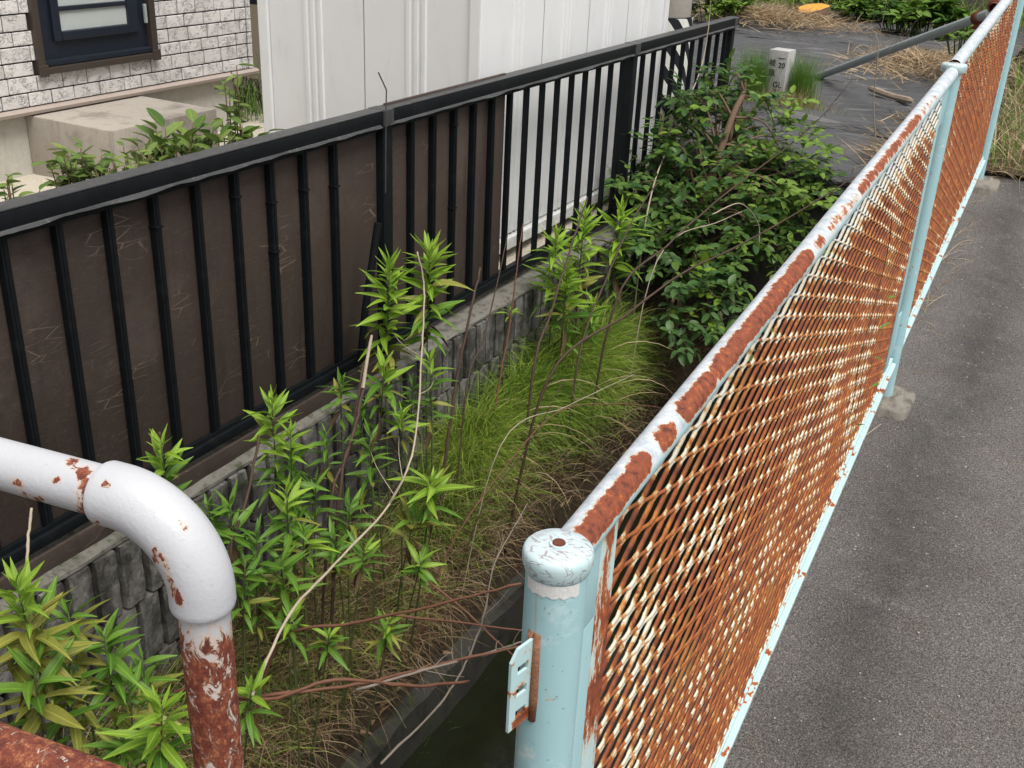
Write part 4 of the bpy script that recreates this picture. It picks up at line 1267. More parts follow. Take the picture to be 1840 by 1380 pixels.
MB().tube(curve_pts([(-1.599,2.182,-1.294), (-1.610,2.220,-1.223), (-1.620,2.257,-1.166)], 10), [0.0054, 0.0050, 0.0052, 0.0047, 0.0050, 0.0046, 0.0048, 0.0044, 0.0046, 0.0042, 0.0030], 8).build('bleached_tip', M['palecane'], bst)
cane('brown stick standing close left of the broken bleached stick', [(-1.550,1.954,-1.561), (-1.580,2.094,-1.430), (-1.620,2.213,-1.240)], 0.0050, 0.0040, 'cane')
cane('dark red-brown stick with a pale tip in front of the wall blocks', [(-1.620,2.669,-1.736), (-1.640,2.764,-1.502), (-1.660,2.871,-1.304), (-1.680,2.968,-1.180)], 0.0066, 0.0048, 'cane')
cane('reddish upright stem left of the mossy coping', [(-1.680,3.126,-1.699), (-1.700,3.230,-1.495), (-1.720,3.311,-1.263), (-1.740,3.379,-1.136)], 0.0048, 0.0028, 'redcane')
cane('thin dark stem leaning across the wall joint', [(-1.620,2.791,-1.548), (-1.660,2.965,-1.437), (-1.700,3.153,-1.215), (-1.720,3.224,-1.135)], 0.0036, 0.0024, 'cane')
cane('dark brown cane leaning through the bright weeds at the coping', [(-1.550,3.153,-1.586), (-1.600,3.369,-1.452), (-1.660,3.656,-1.256), (-1.700,3.856,-1.140)], 0.0062, 0.0040, 'cane')
cane('brown cane rising right from the coping weeds towards the fence bars', [(-1.500,3.430,-1.631), (-1.560,3.786,-1.433), (-1.620,4.184,-1.285), (-1.660,4.525,-1.217)], 0.0055, 0.0035, 'cane')
cane('long cane arching from the green grass up behind the rusty rail', [(-1.400,2.955,-1.518), (-1.300,3.341,-1.396), (-1.220,3.697,-1.319), (-1.120,4.089,-1.289), (-1.000,4.543,-1.230), (-0.900,5.068,-1.176)], 0.0060, 0.0036, 'cane')
cane('long thin cane crossing the dark shrub towards the grey pipe', [(-1.450,3.625,-1.466), (-1.380,3.963,-1.305), (-1.320,4.436,-1.197), (-1.260,5.056,-1.116), (-1.200,5.528,-1.019), (-1.160,5.974,-0.876)], 0.0058, 0.0026, 'cane', 8, 0.16)
cane('bleached stem leaning over the end of the black fence', [(-1.720,4.609,-1.356), (-1.800,5.072,-1.102), (-1.860,5.551,-0.865), (-1.880,5.664,-0.631), (-1.880,5.628,-0.438)], 0.0050, 0.0024, 'palecane')
cane('thin arching dry shoot over the shrub beside the rail', [(-1.200,3.924,-1.137), (-1.160,4.150,-1.139), (-1.120,4.315,-1.251), (-1.100,4.309,-1.342)], 0.0028, 0.0018, 'palecane', 2, 0.06)
cane('thin dry shoot rising through the shrub to a curved tip', [(-1.440,4.020,-1.404), (-1.360,4.628,-1.357), (-1.260,5.402,-1.379), (-1.240,5.598,-1.285)], 0.0030, 0.0018, 'palecane')
cane('bleached bent stalk sweeping from the tall weeds down to the bank', [(-1.220,1.266,-1.523), (-1.280,1.462,-1.473), (-1.340,1.699,-1.504), (-1.400,2.020,-1.519), (-1.460,2.229,-1.456), (-1.540,2.388,-1.259), (-1.600,2.493,-1.098), (-1.620,2.487,-0.984)], 0.0040, 0.0030, 'palecane', 6, 0.14)
cane('grey branching dead stalk rising from the canal beside the blue post', [(-1.050,1.473,-1.796), (-1.040,1.705,-1.798), (-1.020,1.803,-1.716), (-1.020,1.879,-1.623), (-1.030,1.939,-1.523), (-1.050,2.142,-1.466)], 0.0036, 0.0016, 'greycane', 16, 0.09)
cane('brown stick with a cut top beside the tall bright weed', [(-1.520,1.536,-1.498), (-1.560,1.646,-1.385), (-1.600,1.756,-1.253)], 0.0050, 0.0044, 'cane')
cane('short beige stick in front of the bottom rail at the left edge', [(-1.500,1.008,-1.196), (-1.520,1.039,-1.137), (-1.540,1.074,-1.081)], 0.0036, 0.0030, 'palecane')
cane('short cut brown stick rising behind the white elbow', [(-1.660,1.497,-1.252), (-1.660,1.498,-1.202), (-1.660,1.500,-1.148)], 0.0042, 0.0040, 'cane', kn=False)
cane('red cane with a pale cut end lying across the canal', [(-1.420,1.224,-1.601), (-1.200,1.288,-1.542), (-1.100,1.382,-1.514), (-1.000,1.522,-1.588), (-0.940,1.668,-1.656)], 0.0050, 0.0044, 'redcane')
cane('red cane reaching under the others to the blue post', [(-1.300,1.379,-1.646), (-1.140,1.510,-1.639), (-0.980,1.627,-1.593), (-0.840,1.746,-1.563)], 0.0052, 0.0036, 'redcane')
cane('upper red cane sloping up to the blue post', [(-1.440,1.598,-1.719), (-1.260,1.675,-1.628), (-1.080,1.737,-1.544), (-0.900,1.831,-1.469)], 0.0052, 0.0036, 'redcane')
cane('thin red cane running down towards the slotted bracket', [(-1.220,1.757,-1.641), (-1.060,1.808,-1.631), (-0.900,1.866,-1.631)], 0.0036, 0.0026, 'redcane')
cane('thin red cane bowed from the upper one to the bracket', [(-1.200,1.902,-1.623), (-1.050,1.872,-1.656), (-0.980,1.878,-1.708), (-0.920,1.864,-1.719)], 0.0034, 0.0024, 'redcane')
cane('grey twiggy cane crossing beneath the red canes', [(-1.100,1.456,-1.596), (-1.000,1.566,-1.578), (-0.920,1.724,-1.604), (-0.860,1.786,-1.586)], 0.0040, 0.0026, 'greycane', 10, 0.06)
cane('thin reddish shoot arching from the green grass to the rail', [(-1.420,2.345,-1.885), (-1.360,2.572,-1.682), (-1.280,2.784,-1.538), (-1.160,2.955,-1.544), (-1.060,3.170,-1.619)], 0.0030, 0.0018, 'redcane')
cane('fine dry stem rising across the grass tussock', [(-1.420,2.546,-1.853), (-1.360,2.758,-1.668), (-1.320,2.899,-1.491)], 0.0026, 0.0014, 'cane')
cane('fine pale stem above the tussock pointing at the rail', [(-1.400,2.639,-1.625), (-1.320,2.957,-1.597), (-1.240,3.351,-1.608)], 0.0022, 0.0012, 'palecane', 3, 0.05)
cane('dead seedling standing in the black sheet by the grey pipe', [(-0.966,5.900,-1.189), (-1.029,5.950,-0.967), (-1.061,6.000,-0.721), (-1.099,6.050,-0.646)], 0.0046, 0.0022, 'greycane', 9, 0.22, group='dead stalks on the vacant lot')
cane('dry bent grass stalk lying on the asphalt beside the rail', [(-0.401,2.498,-1.655), (-0.354,2.628,-1.632), (-0.300,2.756,-1.620), (-0.256,2.936,-1.655)], 0.0016, 0.0008, 'palecane', 3, 0.06, group='dry stalks on the road', name='dry_stalk')
cane('short straw lying on the asphalt by the middle footing', [(-0.402,3.179,-1.555), (-0.364,3.309,-1.545)], 0.0020, 0.0014, 'palecane', 0, group='dry stalks on the road', name='dry_stalk')
cane('dry vine loop lying on the asphalt below the far footing', [(-0.420,4.705,-1.390), (-0.389,4.952,-1.375), (-0.338,5.057,-1.372), (-0.274,5.034,-1.395)], 0.0020, 0.0010, 'palecane', 4, 0.10, group='dry stalks on the road', name='dry_stalk')
cane('dry stalks bent out over the road edge beyond the middle post', [(-0.445,4.437,-1.440), (-0.414,4.637,-1.370), (-0.360,4.784,-1.350), (-0.307,4.896,-1.400)], 0.0018, 0.0010, 'palecane', 5, 0.14, group='dry stalks on the road', name='dry_stalk')

# thin vine threaded through the mesh, with a few leaves
vine = thing('thin_vine', 'thin dark vine with a few green leaves climbing the rusty mesh', 'vine', (-0.36, 2.6, -1.4))
vx = lambda y: fence_x(y) + 0.009
vp = [(2.55, -1.30), (2.62, -1.18), (2.58, -1.05), (2.66, -0.92), (2.70, -0.80), (2.66, -0.70)]
MB().tube(curve_pts([(vx(y), y, z) for y, z in vp], 30), 0.0012, 5).build('stem', M['stemd'], vine)
MB().tube(curve_pts([(vx(y) + 0.002, y + 0.08, z - 0.03) for y, z in vp[:4]], 20), 0.0009, 5).build('stem', M['stemd'], vine)
for (y, z, a) in ((2.95, -1.27, 0.4), (2.90, -1.16, -0.5), (2.86, -1.06, 1.0), (2.92, -0.99, 0.2), (2.80, -1.33, 2.0)):
    put_leaf(GL['mid'][0], frame((vx(y), y, z), (0.55, math.cos(a), math.sin(a) * 0.6), (0.6, 0, 1), 0.038), vine)

# ------------------------------------------------------------------ grass
def blades(name, mat, base, azim, length, tilt, curl, width, K=5, rnd=None):
    """ribbons that bend over; arrays of one value per blade"""
    n = len(base); base = np.asarray(base, float)
    t = np.linspace(0, 1, K)
    ang = tilt[:, None] + curl[:, None] * t[None, :] ** 1.2          # from vertical
    seg = length[:, None] / (K - 1)
    dh = np.sin(ang) * seg; dz = np.cos(ang) * seg
    h = np.concatenate([np.zeros((n, 1)), np.cumsum(dh[:, :-1], 1)], 1); z = np.concatenate([np.zeros((n, 1)), np.cumsum(dz[:, :-1], 1)], 1)
    ca, sa = np.cos(azim)[:, None], np.sin(azim)[:, None]
    sway = (rng.normal(0, 1, (n, 1)) * 0.10 * length[:, None]) * t[None, :] ** 2
    C = np.stack([base[:, 0:1] + h * ca - sway * sa, base[:, 1:2] + h * sa + sway * ca, base[:, 2:3] + z], 2)
    wd = width[:, None] * (1 - t[None, :] ** 1.5) * 0.5 + 0.00015
    tw = rng.uniform(-1.2, 1.2, (n, 1))
    sx, sy, sz = -sa * np.cos(tw), ca * np.cos(tw), np.sin(tw) * np.ones((n, 1))
    S = np.stack([sx * wd, sy * wd, sz * wd], 2)
    V = np.stack([C - S, C + S], 2).reshape(-1, 3)
    b = (np.arange(n) * K * 2)[:, None] + (np.arange(K - 1) * 2)[None, :]
    F = np.stack([b, b + 1, b + 3, b + 2], 2).reshape(-1, 4)
    r = rng.uniform(0, 1, n) if rnd is None else rnd
    return np_mesh(name, V, F, mat, None, {'rnd': np.repeat(r, K * 2)}, True)

def bank_pts(n, y0, y1, x0=-1.84, x1=-1.44, dens=None):
    out = []
    while len(out) < n:
        x, y = random.uniform(x0, x1), random.uniform(y0, y1)
        if dens and random.random() > dens(x, y): continue
        out.append((x, y, bank_z(x, y) - 0.01))
    return np.array(out)
def U(a, b, n): return rng.uniform(a, b, n)
# the lush tussocks right of the wall middle: blades fall outwards from each clump and over the canal
clumps = [(-1.74, 3.10, 0.8), (-1.66, 3.28, 1), (-1.74, 3.45, 0.8), (-1.63, 3.52, 1.1), (-1.70, 3.72, 1), (-1.61, 3.80, 1.1), (-1.69, 3.98, 0.9), (-1.64, 4.10, 0.7), (-1.68, 2.92, 0.6), (-1.66, 2.66, 0.4)]
n = 11500
ci = rng.choice(len(clumps), n, p=np.array([c[2] for c in clumps]) / sum(c[2] for c in clumps))
off = rng.normal(0, 0.048, (n, 2))
cx = np.array([c[0] for c in clumps])[ci]; cy = np.array([c[1] for c in clumps])[ci]
bx = np.clip(cx + off[:, 0], -1.84, -1.52); by = cy + off[:, 1] * 1.3
B = np.stack([bx, by, np.array([bank_z(a, b) for a, b in zip(bx, by)]) + 0.02], 1)
az_ = np.arctan2(by - cy - 0.02, bx - cx + 0.05) + rng.normal(0, 0.55, n)
hue = np.clip(rng.normal(0.52, 0.20, n) + 0.18 * np.sin(cx * 37 + cy * 11), 0, 1)
o = blades('lush_grass', M['grass'], B, az_, U(0.12, 0.36, n), np.abs(rng.normal(0, 0.30, n)), U(0.8, 2.7, n), U(0.0016, 0.0036, n), 8, hue)
tag(o, 'lush fine green grass hanging over the canal edge', 'grass', kind='stuff')
n = 4200
B = bank_pts(n, 0.6, 3.3, -1.84, -1.52)
o = blades('bank_grass', M['grass'], B, U(-1.3, 1.3, n), U(0.08, 0.30, n), U(0, 0.7, n), U(0.6, 2.4, n), U(0.0013, 0.0028, n), 6, rng.uniform(0, 1, n) ** 0.8)
tag(o, 'thin green grass among the weeds on the bank', 'grass', kind='stuff')
n = 11000
B = bank_pts(n, 0.5, 4.4, -1.80, -1.50, dens=lambda x, y: 1.0 if y < 3.0 else 0.35)
o = blades('dry_grass', M['dry'], B, rng.normal(0, 1.2, n), U(0.08, 0.30, n), U(0.2, 1.3, n), U(0.7, 2.1, n), U(0.0013, 0.0026, n), 6)
tag(o, 'matted dry brown grass hanging down to the water', 'dry grass', kind='stuff')
n = 1500
B = bank_pts(n, 3.0, 5.3, -1.84, -1.44)
o = blades('shade_grass', M['dry'], B, U(-1.5, 1.5, n), U(0.10, 0.30, n), U(0.2, 1.0, n), U(0.5, 2.0, n), U(0.0012, 0.0024, n), 6)
tag(o, 'dry stems in the shade under the shrub', 'dry grass', kind='stuff')
n = 2600
B = bank_pts(n, 0.7, 3.4, -1.84, -1.54, dens=lambda x, y: 0.25 + 0.75 * (fbm((x * 5, y * 5, 8)) > 0.05))
o = blades('ground_cover', M['fresh'], B, U(0, 2 * PI, n), U(0.02, 0.06, n), U(0.6, 1.5, n), U(-0.3, 0.8, n), U(0.008, 0.016, n), 4, U(0, 0.6, n))
tag(o, 'small-leaved ground cover on the bank between the weeds', 'ground cover', kind='stuff')
n = 1500
B = bank_pts(n, 0.6, 4.6, -1.84, -1.44)
o = blades('dead_leaves', M['dry'], B, U(0, 2 * PI, n), U(0.03, 0.08, n), U(1.0, 1.6, n), U(-0.5, 0.6, n), U(0.006, 0.014, n), 4, U(0, 0.7, n))
tag(o, 'fallen dead leaves and litter on the bank', 'leaf litter', kind='stuff')
# a few pale broad blades in the tussock
n = 26
B = bank_pts(n, 2.9, 3.9, -1.70, -1.50)
o = blades('pale_grass', M['straw'], B, U(-0.5, 0.9, n), U(0.35, 0.55, n), U(0, 0.3, n), U(1.6, 2.6, n), U(0.004, 0.007, n), 9, U(0.6, 1, n))
tag(o, 'pale broad grass blades arching over the tussock', 'grass', kind='stuff')
# algae and weed at the water line
n = 500
B = np.stack([U(-1.47, -1.36, n), U(0.8, 3.4, n), np.full(n, -2.53)], 1)
o = blades('water_weed', M['fresh'], B, U(0, 2 * PI, n), U(0.02, 0.07, n), U(0.3, 1.4, n), U(0, 1.0, n), U(0.002, 0.005, n), 4, U(0, 0.35, n))
tag(o, 'dark green water weed along the canal edge', 'water weed', kind='stuff')

# ------------------------------------------------------------------ shrub at the canal end
shr = thing('leafy_shrub', 'dense dark green shrub with a cut brown trunk at the canal end', 'shrub', (-1.55, 4.85, -2.1))
sr = random.Random(77)
trunk = curve_pts([(-1.60, 4.80, -2.1), (-1.590,4.920,-1.540), (-1.555,5.050,-1.200), (-1.533,5.150,-0.984), (-1.512,5.220,-0.887)], 26)
MB().tube(trunk, [0.022 - 0.009 * i / 26 for i in range(27)], 12).build('trunk', M['bark'], shr, smooth=True)
blobs = [  # centre, radius, yellowness
    ((-1.646,5.350,-0.904), 0.17, 0.10), ((-1.688,5.200,-1.012), 0.16, 0.05), ((-1.529,5.400,-1.021), 0.17, 0.70), ((-1.411,5.450,-1.140), 0.18, 0.95),
    ((-1.235,5.400,-1.175), 0.17, 1.0), ((-1.133,5.300,-1.266), 0.12, 0.95), ((-1.735,5.050,-1.213), 0.17, 0.03), ((-1.849,4.900,-1.243), 0.13, 0.03),
    ((-1.524,5.000,-1.267), 0.22, 0.10), ((-1.287,5.100,-1.291), 0.20, 0.65), ((-1.135,5.050,-1.355), 0.11, 0.6), ((-1.824,4.720,-1.339), 0.13, 0.05),
    ((-1.661,4.720,-1.393), 0.18, 0.05), ((-1.414,4.750,-1.464), 0.20, 0.05), ((-1.279,4.850,-1.450), 0.11, 0.15), ((-1.647,4.500,-1.498), 0.13, 0.05),
    ((-1.452,4.500,-1.540), 0.16, 0.05), ((-1.305,4.550,-1.577), 0.08, 0.05), ((-1.296,4.280,-1.639), 0.15, 0.05), ((-1.371,4.160,-1.721), 0.09, 0.05),
    ((-1.186,4.300,-1.660), 0.10, 0.05), ((-1.740,5.100,-0.963), 0.10, 0.05), ((-1.129,4.850,-1.504), 0.06, 0.6), ((-1.780,4.980,-1.098), 0.08, 0.08)]
LS = {k: [leaf_mesh('leaflet', 1.0, w, d, 0.25, M[m], 'ovate', 6) for w, d in ((0.50, 0.12), (0.44, 0.25), (0.55, 0.05))] for k, m in (('g', 'shr'), ('y', 'shry'))}
base_lv = [np.array([v.co[:] for v in me.vertices]) for me in LS['g']]
base_lf = [np.array([p.vertices[:] for p in me.polygons]) for me in LS['g']]
sprigs = []; twig_mb = MB()
for (c, R, yl) in blobs:
    c = Vector(c)
    bp = min(trunk, key=lambda p: (p - c).length)
    for q in range(3):
        e = c + Vector((sr.gauss(0, 1), sr.gauss(0, 1), sr.gauss(0, 1))).normalized() * R * 0.5
        st_ = bp.lerp(Vector((-1.6, 4.8, -2.0)), 0.2 * q)
        m = st_.lerp(e, 0.55) + Vector((0, 0, 0.08))
        twig_mb.tube(curve_pts([st_, m, e], 10), [0.0075 - 0.0006 * i for i in range(11)], 6)
    ns = int(8 + 430 * R * R * R ** -0.4 * 1.6)
    for s in range(ns):
        if sr.random() < 0.30: continue
        d = Vector((sr.gauss(0, 1), sr.gauss(0, 1), sr.gauss(0, 1))).normalized()
        rad = R * (sr.uniform(0.2, 1.0) ** 0.5 if sr.random() < 0.8 else sr.uniform(0.9, 1.45))
        p = c + d * rad
        out = (d * 0.8 + Vector((0.35, -0.5, 0.15)) + Vector((sr.gauss(0, .4), sr.gauss(0, .4), sr.gauss(0, .3)))).normalized()
        sprigs.append((p - out * 0.05, out, sr.random() < yl * (0.75 + 0.6 * d.z), sr.uniform(0.8, 1.2)))
twig_mb.build('branches', M['bark'], shr, smooth=True)
rach = MB(); leaves = []
for (p, d, yel, s) in sprigs:
    L = 0.120 * s; end = p + d * L + Vector((0, 0, -0.012))
    rach.tube([p, p.lerp(end, 0.5) + Vector((0, 0, 0.006)), end], [0.0014, 0.0011, 0.0007], 4)
    up = Vector((0, 0, 1)) + d * 0.2
    side = d.cross(Vector((0, 0, 1)))
    if side.length < 0.1: side = Vector((1, 0, 0))
    side.normalize()
    k = sr.choice((2, 3, 3))
    for i in range(k):
        t = (i + 0.8) / (k + 0.3); q = p.lerp(end, t)
        for sg in (-1, 1):
            ld = (d * 0.55 + side * sg * 0.95 + Vector((0, 0, sr.uniform(-0.45, 0.15)))).normalized()
            leaves.append((q, ld, up, 0.050 * s * sr.uniform(0.8, 1.2), yel))
    leaves.append((end, (d + Vector((0, 0, -0.25))).normalized(), up, 0.060 * s, yel))
o = rach.build('leaf_stalks', M['stemg'], shr); o['kind'] = 'stuff'
leaves.sort(key=lambda l: -l[3] / l[0].length)
vis = [l for l in leaves]
sr.shuffle(vis)
front = sorted(vis, key=lambda l: (l[0] - Vector((-1.45, 4.9, -1.5))).dot(Vector((0.25, -0.9, 0.35))), reverse=True)
single, mass = front[:295], front[295:]
for (p, d, u, s, yel) in single:
    put_leaf(sr.choice(LS['y' if yel else 'g']), frame(p, d, u, s, sr.uniform(-.4, .4)), shr, 'leaflet')
def leaf_mass(name, items, mat, parent, kinds=(base_lv, base_lf)):
    V, F, A = [], [], []; off = 0
    for (p, d, u, s, yel) in items:
        j = sr.randrange(len(kinds[0])); m = np.array(frame(p, d, u, s, sr.uniform(-.4, .4)))
        v = kinds[0][j] @ m[:3, :3].T + m[:3, 3]
        V.append(v); F.append(kinds[1][j] + off); off += len(v)
        r = (0.55 + 0.45 * sr.random()) if yel else 0.5 * sr.random() ** 1.3
        A.append(np.full(len(v), r))
    return np_mesh(name, np.concatenate(V), np.concatenate(F), mat, parent, {'rnd': np.concatenate(A)}, True)
o = leaf_mass('foliage', mass, M['shrs'], shr); o['kind'] = 'stuff'

# ------------------------------------------------------------------ small shrubs in the garden behind the fence
GS = [leaf_mesh('leaf', 1.0, w, d, 0.35, M['garden'], 'ovate', 6) for w, d in ((0.46, 0.15), (0.40, 0.35), (0.52, 0.02))]
def garden_shrub(label, c, rx, rz, n, L, upright=0.3):
    c = Vector(c)
    root = thing('garden_shrub', label, 'shrub', (c.x, c.y, -1.49), 'shrubs between house and black fence')
    tw = MB()
    ns = max(3, int(n * 3.0) // 9)
    for s in range(ns):
        a = sr.uniform(0, 2 * PI); rr2 = sr.uniform(0.1, 1.0)
        top = c + Vector((math.cos(a) * rx * rr2 * 0.7, math.sin(a) * rx * rr2, rz * sr.uniform(-0.3, 1.0)))
        b = Vector((c.x + math.cos(a) * 0.03, c.y + math.sin(a) * 0.03, -1.50))
        path = curve_pts([b, b.lerp(top, 0.5) + Vector((0, 0, 0.04)), top], 10)
        tw.tube(path, [0.005 - 0.0003 * i for i in range(11)], 6)
        for k in range(9):
            t = 0.45 + 0.55 * (k + 1) / 9; i = min(9, int(t * 10)); p = path[i].lerp(path[i + 1], t * 10 - i) if i < 10 else path[10]
            ang = k * 2.4 + a; d = Vector((math.cos(ang), math.sin(ang), sr.uniform(-0.2, 0.6) + upright * k / 9)).normalized()
            put_leaf(sr.choice(GS), frame(p, d, (0, 0, 1), L * sr.uniform(0.7, 1.15), sr.uniform(-.5, .5)), root)
    tw.build('branches', M['bark'], root, smooth=True)
garden_shrub('leftmost garden shrub at the picture edge by the pale soil', (-2.750,2.015,-0.923), 0.14, 0.08, 50, 0.055)
garden_shrub('rounded garden shrub with big dark leaves left of the doorstep', (-3.000,2.499,-0.988), 0.15, 0.09, 75, 0.075)
garden_shrub('low garden shrub in front of the doorstep block', (-2.900,2.638,-0.965), 0.17, 0.05, 80, 0.050)
garden_shrub('garden shrub with long upright leaves before the right half of the doorstep', (-2.950,2.919,-0.948), 0.20, 0.07, 84, 0.085, 0.8)
garden_shrub('tallest garden shrub reaching the house corner beside the shed', (-3.050,3.313,-0.926), 0.05, 0.22, 22, 0.075, 0.2)
garden_shrub('garden shrub squeezed against the shed wall', (-2.950,3.297,-1.015), 0.10, 0.08, 40, 0.075, 0.5)
n = 900
B = np.stack([U(-5.3, -4.6, n), U(5.35, 6.6, n), np.full(n, -1.5)], 1)
o = blades('side_grass', M['fresh'], B, U(0, 2 * PI, n), U(0.15, 0.42, n), U(0, 0.4, n), U(0.2, 1.6, n), U(0.004, 0.009, n), 5)
tag(o, 'bright green grass between house corner and shed', 'grass', kind='stuff')
n = 420
B = np.stack([U(-2.20, -1.98, n), U(4.9, 6.2, n), np.full(n, -1.5)], 1)
o = blades('fence_foot_grass', M['grass'], B, U(0, 2 * PI, n), U(0.10, 0.36, n), U(0, 0.5, n), U(0.4, 1.6, n), U(0.003, 0.006, n), 5)
tag(o, 'grass growing behind the black fence bars near the shed end', 'grass', kind='stuff')

w = MB().bevbox(-9.0, -3.45, 8.6, 8.8, -1.6, 1.6, 0.02)  # near-black backing added so the gap beside the house looks dark
o = w.build('dark_backing', M['sash']); tag(o, 'dark backing added behind the gap between house corner and shed', 'wall')
# loose grit on the asphalt
n = 420
gx = -0.33 + np.abs(rng.normal(0, 0.28, n)); gy = U(1.2, 7.5, n); gz = -1.53 + 0.1 * (gy - 3.468)
V, F = [], []
for i in range(n):
    r = rng.uniform(0.0012, 0.0042); k = len(V)
    q = [(1, 0, 0), (-1, 0, 0), (0, 1, 0), (0, -1, 0), (0, 0, 0.8), (0, 0, -0.6)]
    V += [(gx[i] + a * r * rng.uniform(0.7, 1.3), gy[i] + b * r * rng.uniform(0.7, 1.3), gz[i] + (c + 0.4) * r) for a, b, c in q]
    F += [(k + 4, k + 0, k + 2), (k + 4, k + 2, k + 1), (k + 4, k + 1, k + 3), (k + 4, k + 3, k + 0), (k + 5, k + 2, k + 0), (k + 5, k + 1, k + 2), (k + 5, k + 3, k + 1), (k + 5, k + 0, k + 3)]
o = MB().add(V, F).build('grit', M['gritm']); tag(o, 'loose grit and tiny stones on the asphalt', 'grit', kind='stuff')

# ------------------------------------------------------------------ vacant lot: black sheets, marker stone, pipes, litter
def sheet(label, x0, x1, y0, y1, dz, lip, seed):
    nu, nv = 70, 120
    b = MB()
    def f(u, v):
        x = x0 + (x1 - x0) * u; y = y0 + (y1 - y0) * v + 0.05 * fbm((x * 1.1, seed, 0))
        # creases run along x and wander a little
        cr = 0.030 * fbm((x * 0.5 + seed, y * 7.0 + x * 1.0, 1.5), 1.0, 3) + 0.025 * fbm((x * 1.6, y * 3.2 + seed, 4.0))
        z = lot_z(x, y) + dz + cr
        if v < 0.02 and lip: z -= lip; y += 0.012
        elif v < 0.05 and lip: z -= lip * 0.15
        return (x, y, z)
    b.grid(f, nu, nv)
    o = b.build('weed_sheet', M['sheet'], smooth=True)
    tag(o, label, 'plastic sheet', 'black weed sheets on the vacant lot')
    return o
sheet('black weed sheet whose front edge hangs over the canal wall', -1.96, -0.56, 5.36, 6.35, 0.010, 0.10, 1.0)
sheet('second black weed sheet with a folded front edge behind the marker stone', -3.4, -0.60, 6.28, 7.75, 0.045, 0.05, 5.0)
sheet('wide black weed sheet in the middle of the lot under the grey pipe', -4.4, -0.62, 7.65, 9.4, 0.070, 0.04, 9.0)
sheet('farthest black weed sheet running up to the weeds', -4.8, -0.64, 9.3, 11.6, 0.095, 0.04, 13.0)
# rolled slack of the sheet at the wall edge
rp = curve_pts([(-1.45, 5.40, -1.27), (-1.2, 5.37, -1.285), (-0.95, 5.39, -1.28), (-0.68, 5.42, -1.275)], 24)
o = MB().tube(rp, [0.03 + 0.012 * math.sin(i * 1.7) for i in range(25)], 10).build('sheet_roll', M['sheet'], smooth=True)
tag(o, 'rolled slack of black sheet on the canal wall edge', 'plastic sheet')

# boundary marker stone
mk = thing('marker_stone', 'square grey boundary stone with black numbers between grass tufts', 'boundary stone', (-1.80, 6.75, -1.23))
mz0, mz1, mw = -1.30, -0.868, 0.062
MC = Vector((-1.760, 6.78))
MKR = math.radians(-6)
body = MB().bevbox(-mw, mw, -mw, mw, mz0, mz1, 0.006).build('stone', M['marker'], mk)
soft(body)
body.matrix_parent_inverse = Matrix.Identity(4)
body.matrix_local = Matrix.Translation(Vector((MC.x, MC.y, 0)) - Vector(WLOC[mk.name])) @ Matrix.Rotation(MKR, 4, 'Z')
def glyph(ch, x, z, size):
    cu = bpy.data.curves.new('glyph', 'FONT'); cu.body = ch; cu.size = size; cu.extrude = 0.0008
    cu.align_x = 'CENTER'; cu.align_y = 'CENTER'
    tmp = bpy.data.objects.new('tmp', cu); COL.objects.link(tmp)
    bpy.context.view_layer.update()
    me = bpy.data.meshes.new_from_object(tmp.evaluated_get(bpy.context.evaluated_depsgraph_get()))
    bpy.data.objects.remove(tmp); bpy.data.curves.remove(cu)
    me.materials.clear(); me.materials.append(M['ink'])
    o = bpy.data.objects.new('painted_character', me); COL.objects.link(o)
    o.parent = body
    o.matrix_local = Matrix.Translation((x, -mw - 0.0012, z)) @ Matrix.Rotation(PI / 2, 4, 'X')
    return o
glyph('岐', -0.030, mz1 - 0.078, 0.044)
glyph('一', 0.026, mz1 - 0.050, 0.046)
glyph('20', 0.029, mz1 - 0.088, 0.044)
glyph('阜', -0.028, mz1 - 0.140, 0.050)
glyph('GL', 0.018, mz1 - 0.205, 0.048)
glyph('21', 0.020, mz1 - 0.250, 0.048)

def tuft(label, c, r, n, h, mat='fresh', cat='grass', curl=0.5, name='grass_tuft', w=(0.0016, 0.003)):
    B = np.stack([c[0] + rng.normal(0, r, n), c[1] + rng.normal(0, r * 0.7, n), np.full(n, c[2] - 0.01)], 1)
    o = blades(name, M[mat], B, U(0, 2 * PI, n), U(h * 0.5, h, n), U(0, 0.22, n), U(0, curl, n), U(*w, n), 5)
    return tag(o, label, cat, 'grass tufts round the marker stone', 'stuff')
tuft('soft bright green tuft left of the marker stone', (-1.895, 6.70, -1.22), 0.045, 1300, 0.40)
tuft('soft bright green tuft right of the marker stone', (-1.625, 6.80, -1.22), 0.045, 1100, 0.38)
tuft('ragged dry tuft in front of the marker stone', (-1.62, 6.52, -1.22), 0.10, 700, 0.22, 'dry', 'dry grass', 1.8)
tuft('small green weeds at the foot of the marker stone', (-1.66, 6.55, -1.22), 0.12, 500, 0.16, 'grass', 'grass', 1.6, w=(0.004, 0.009))

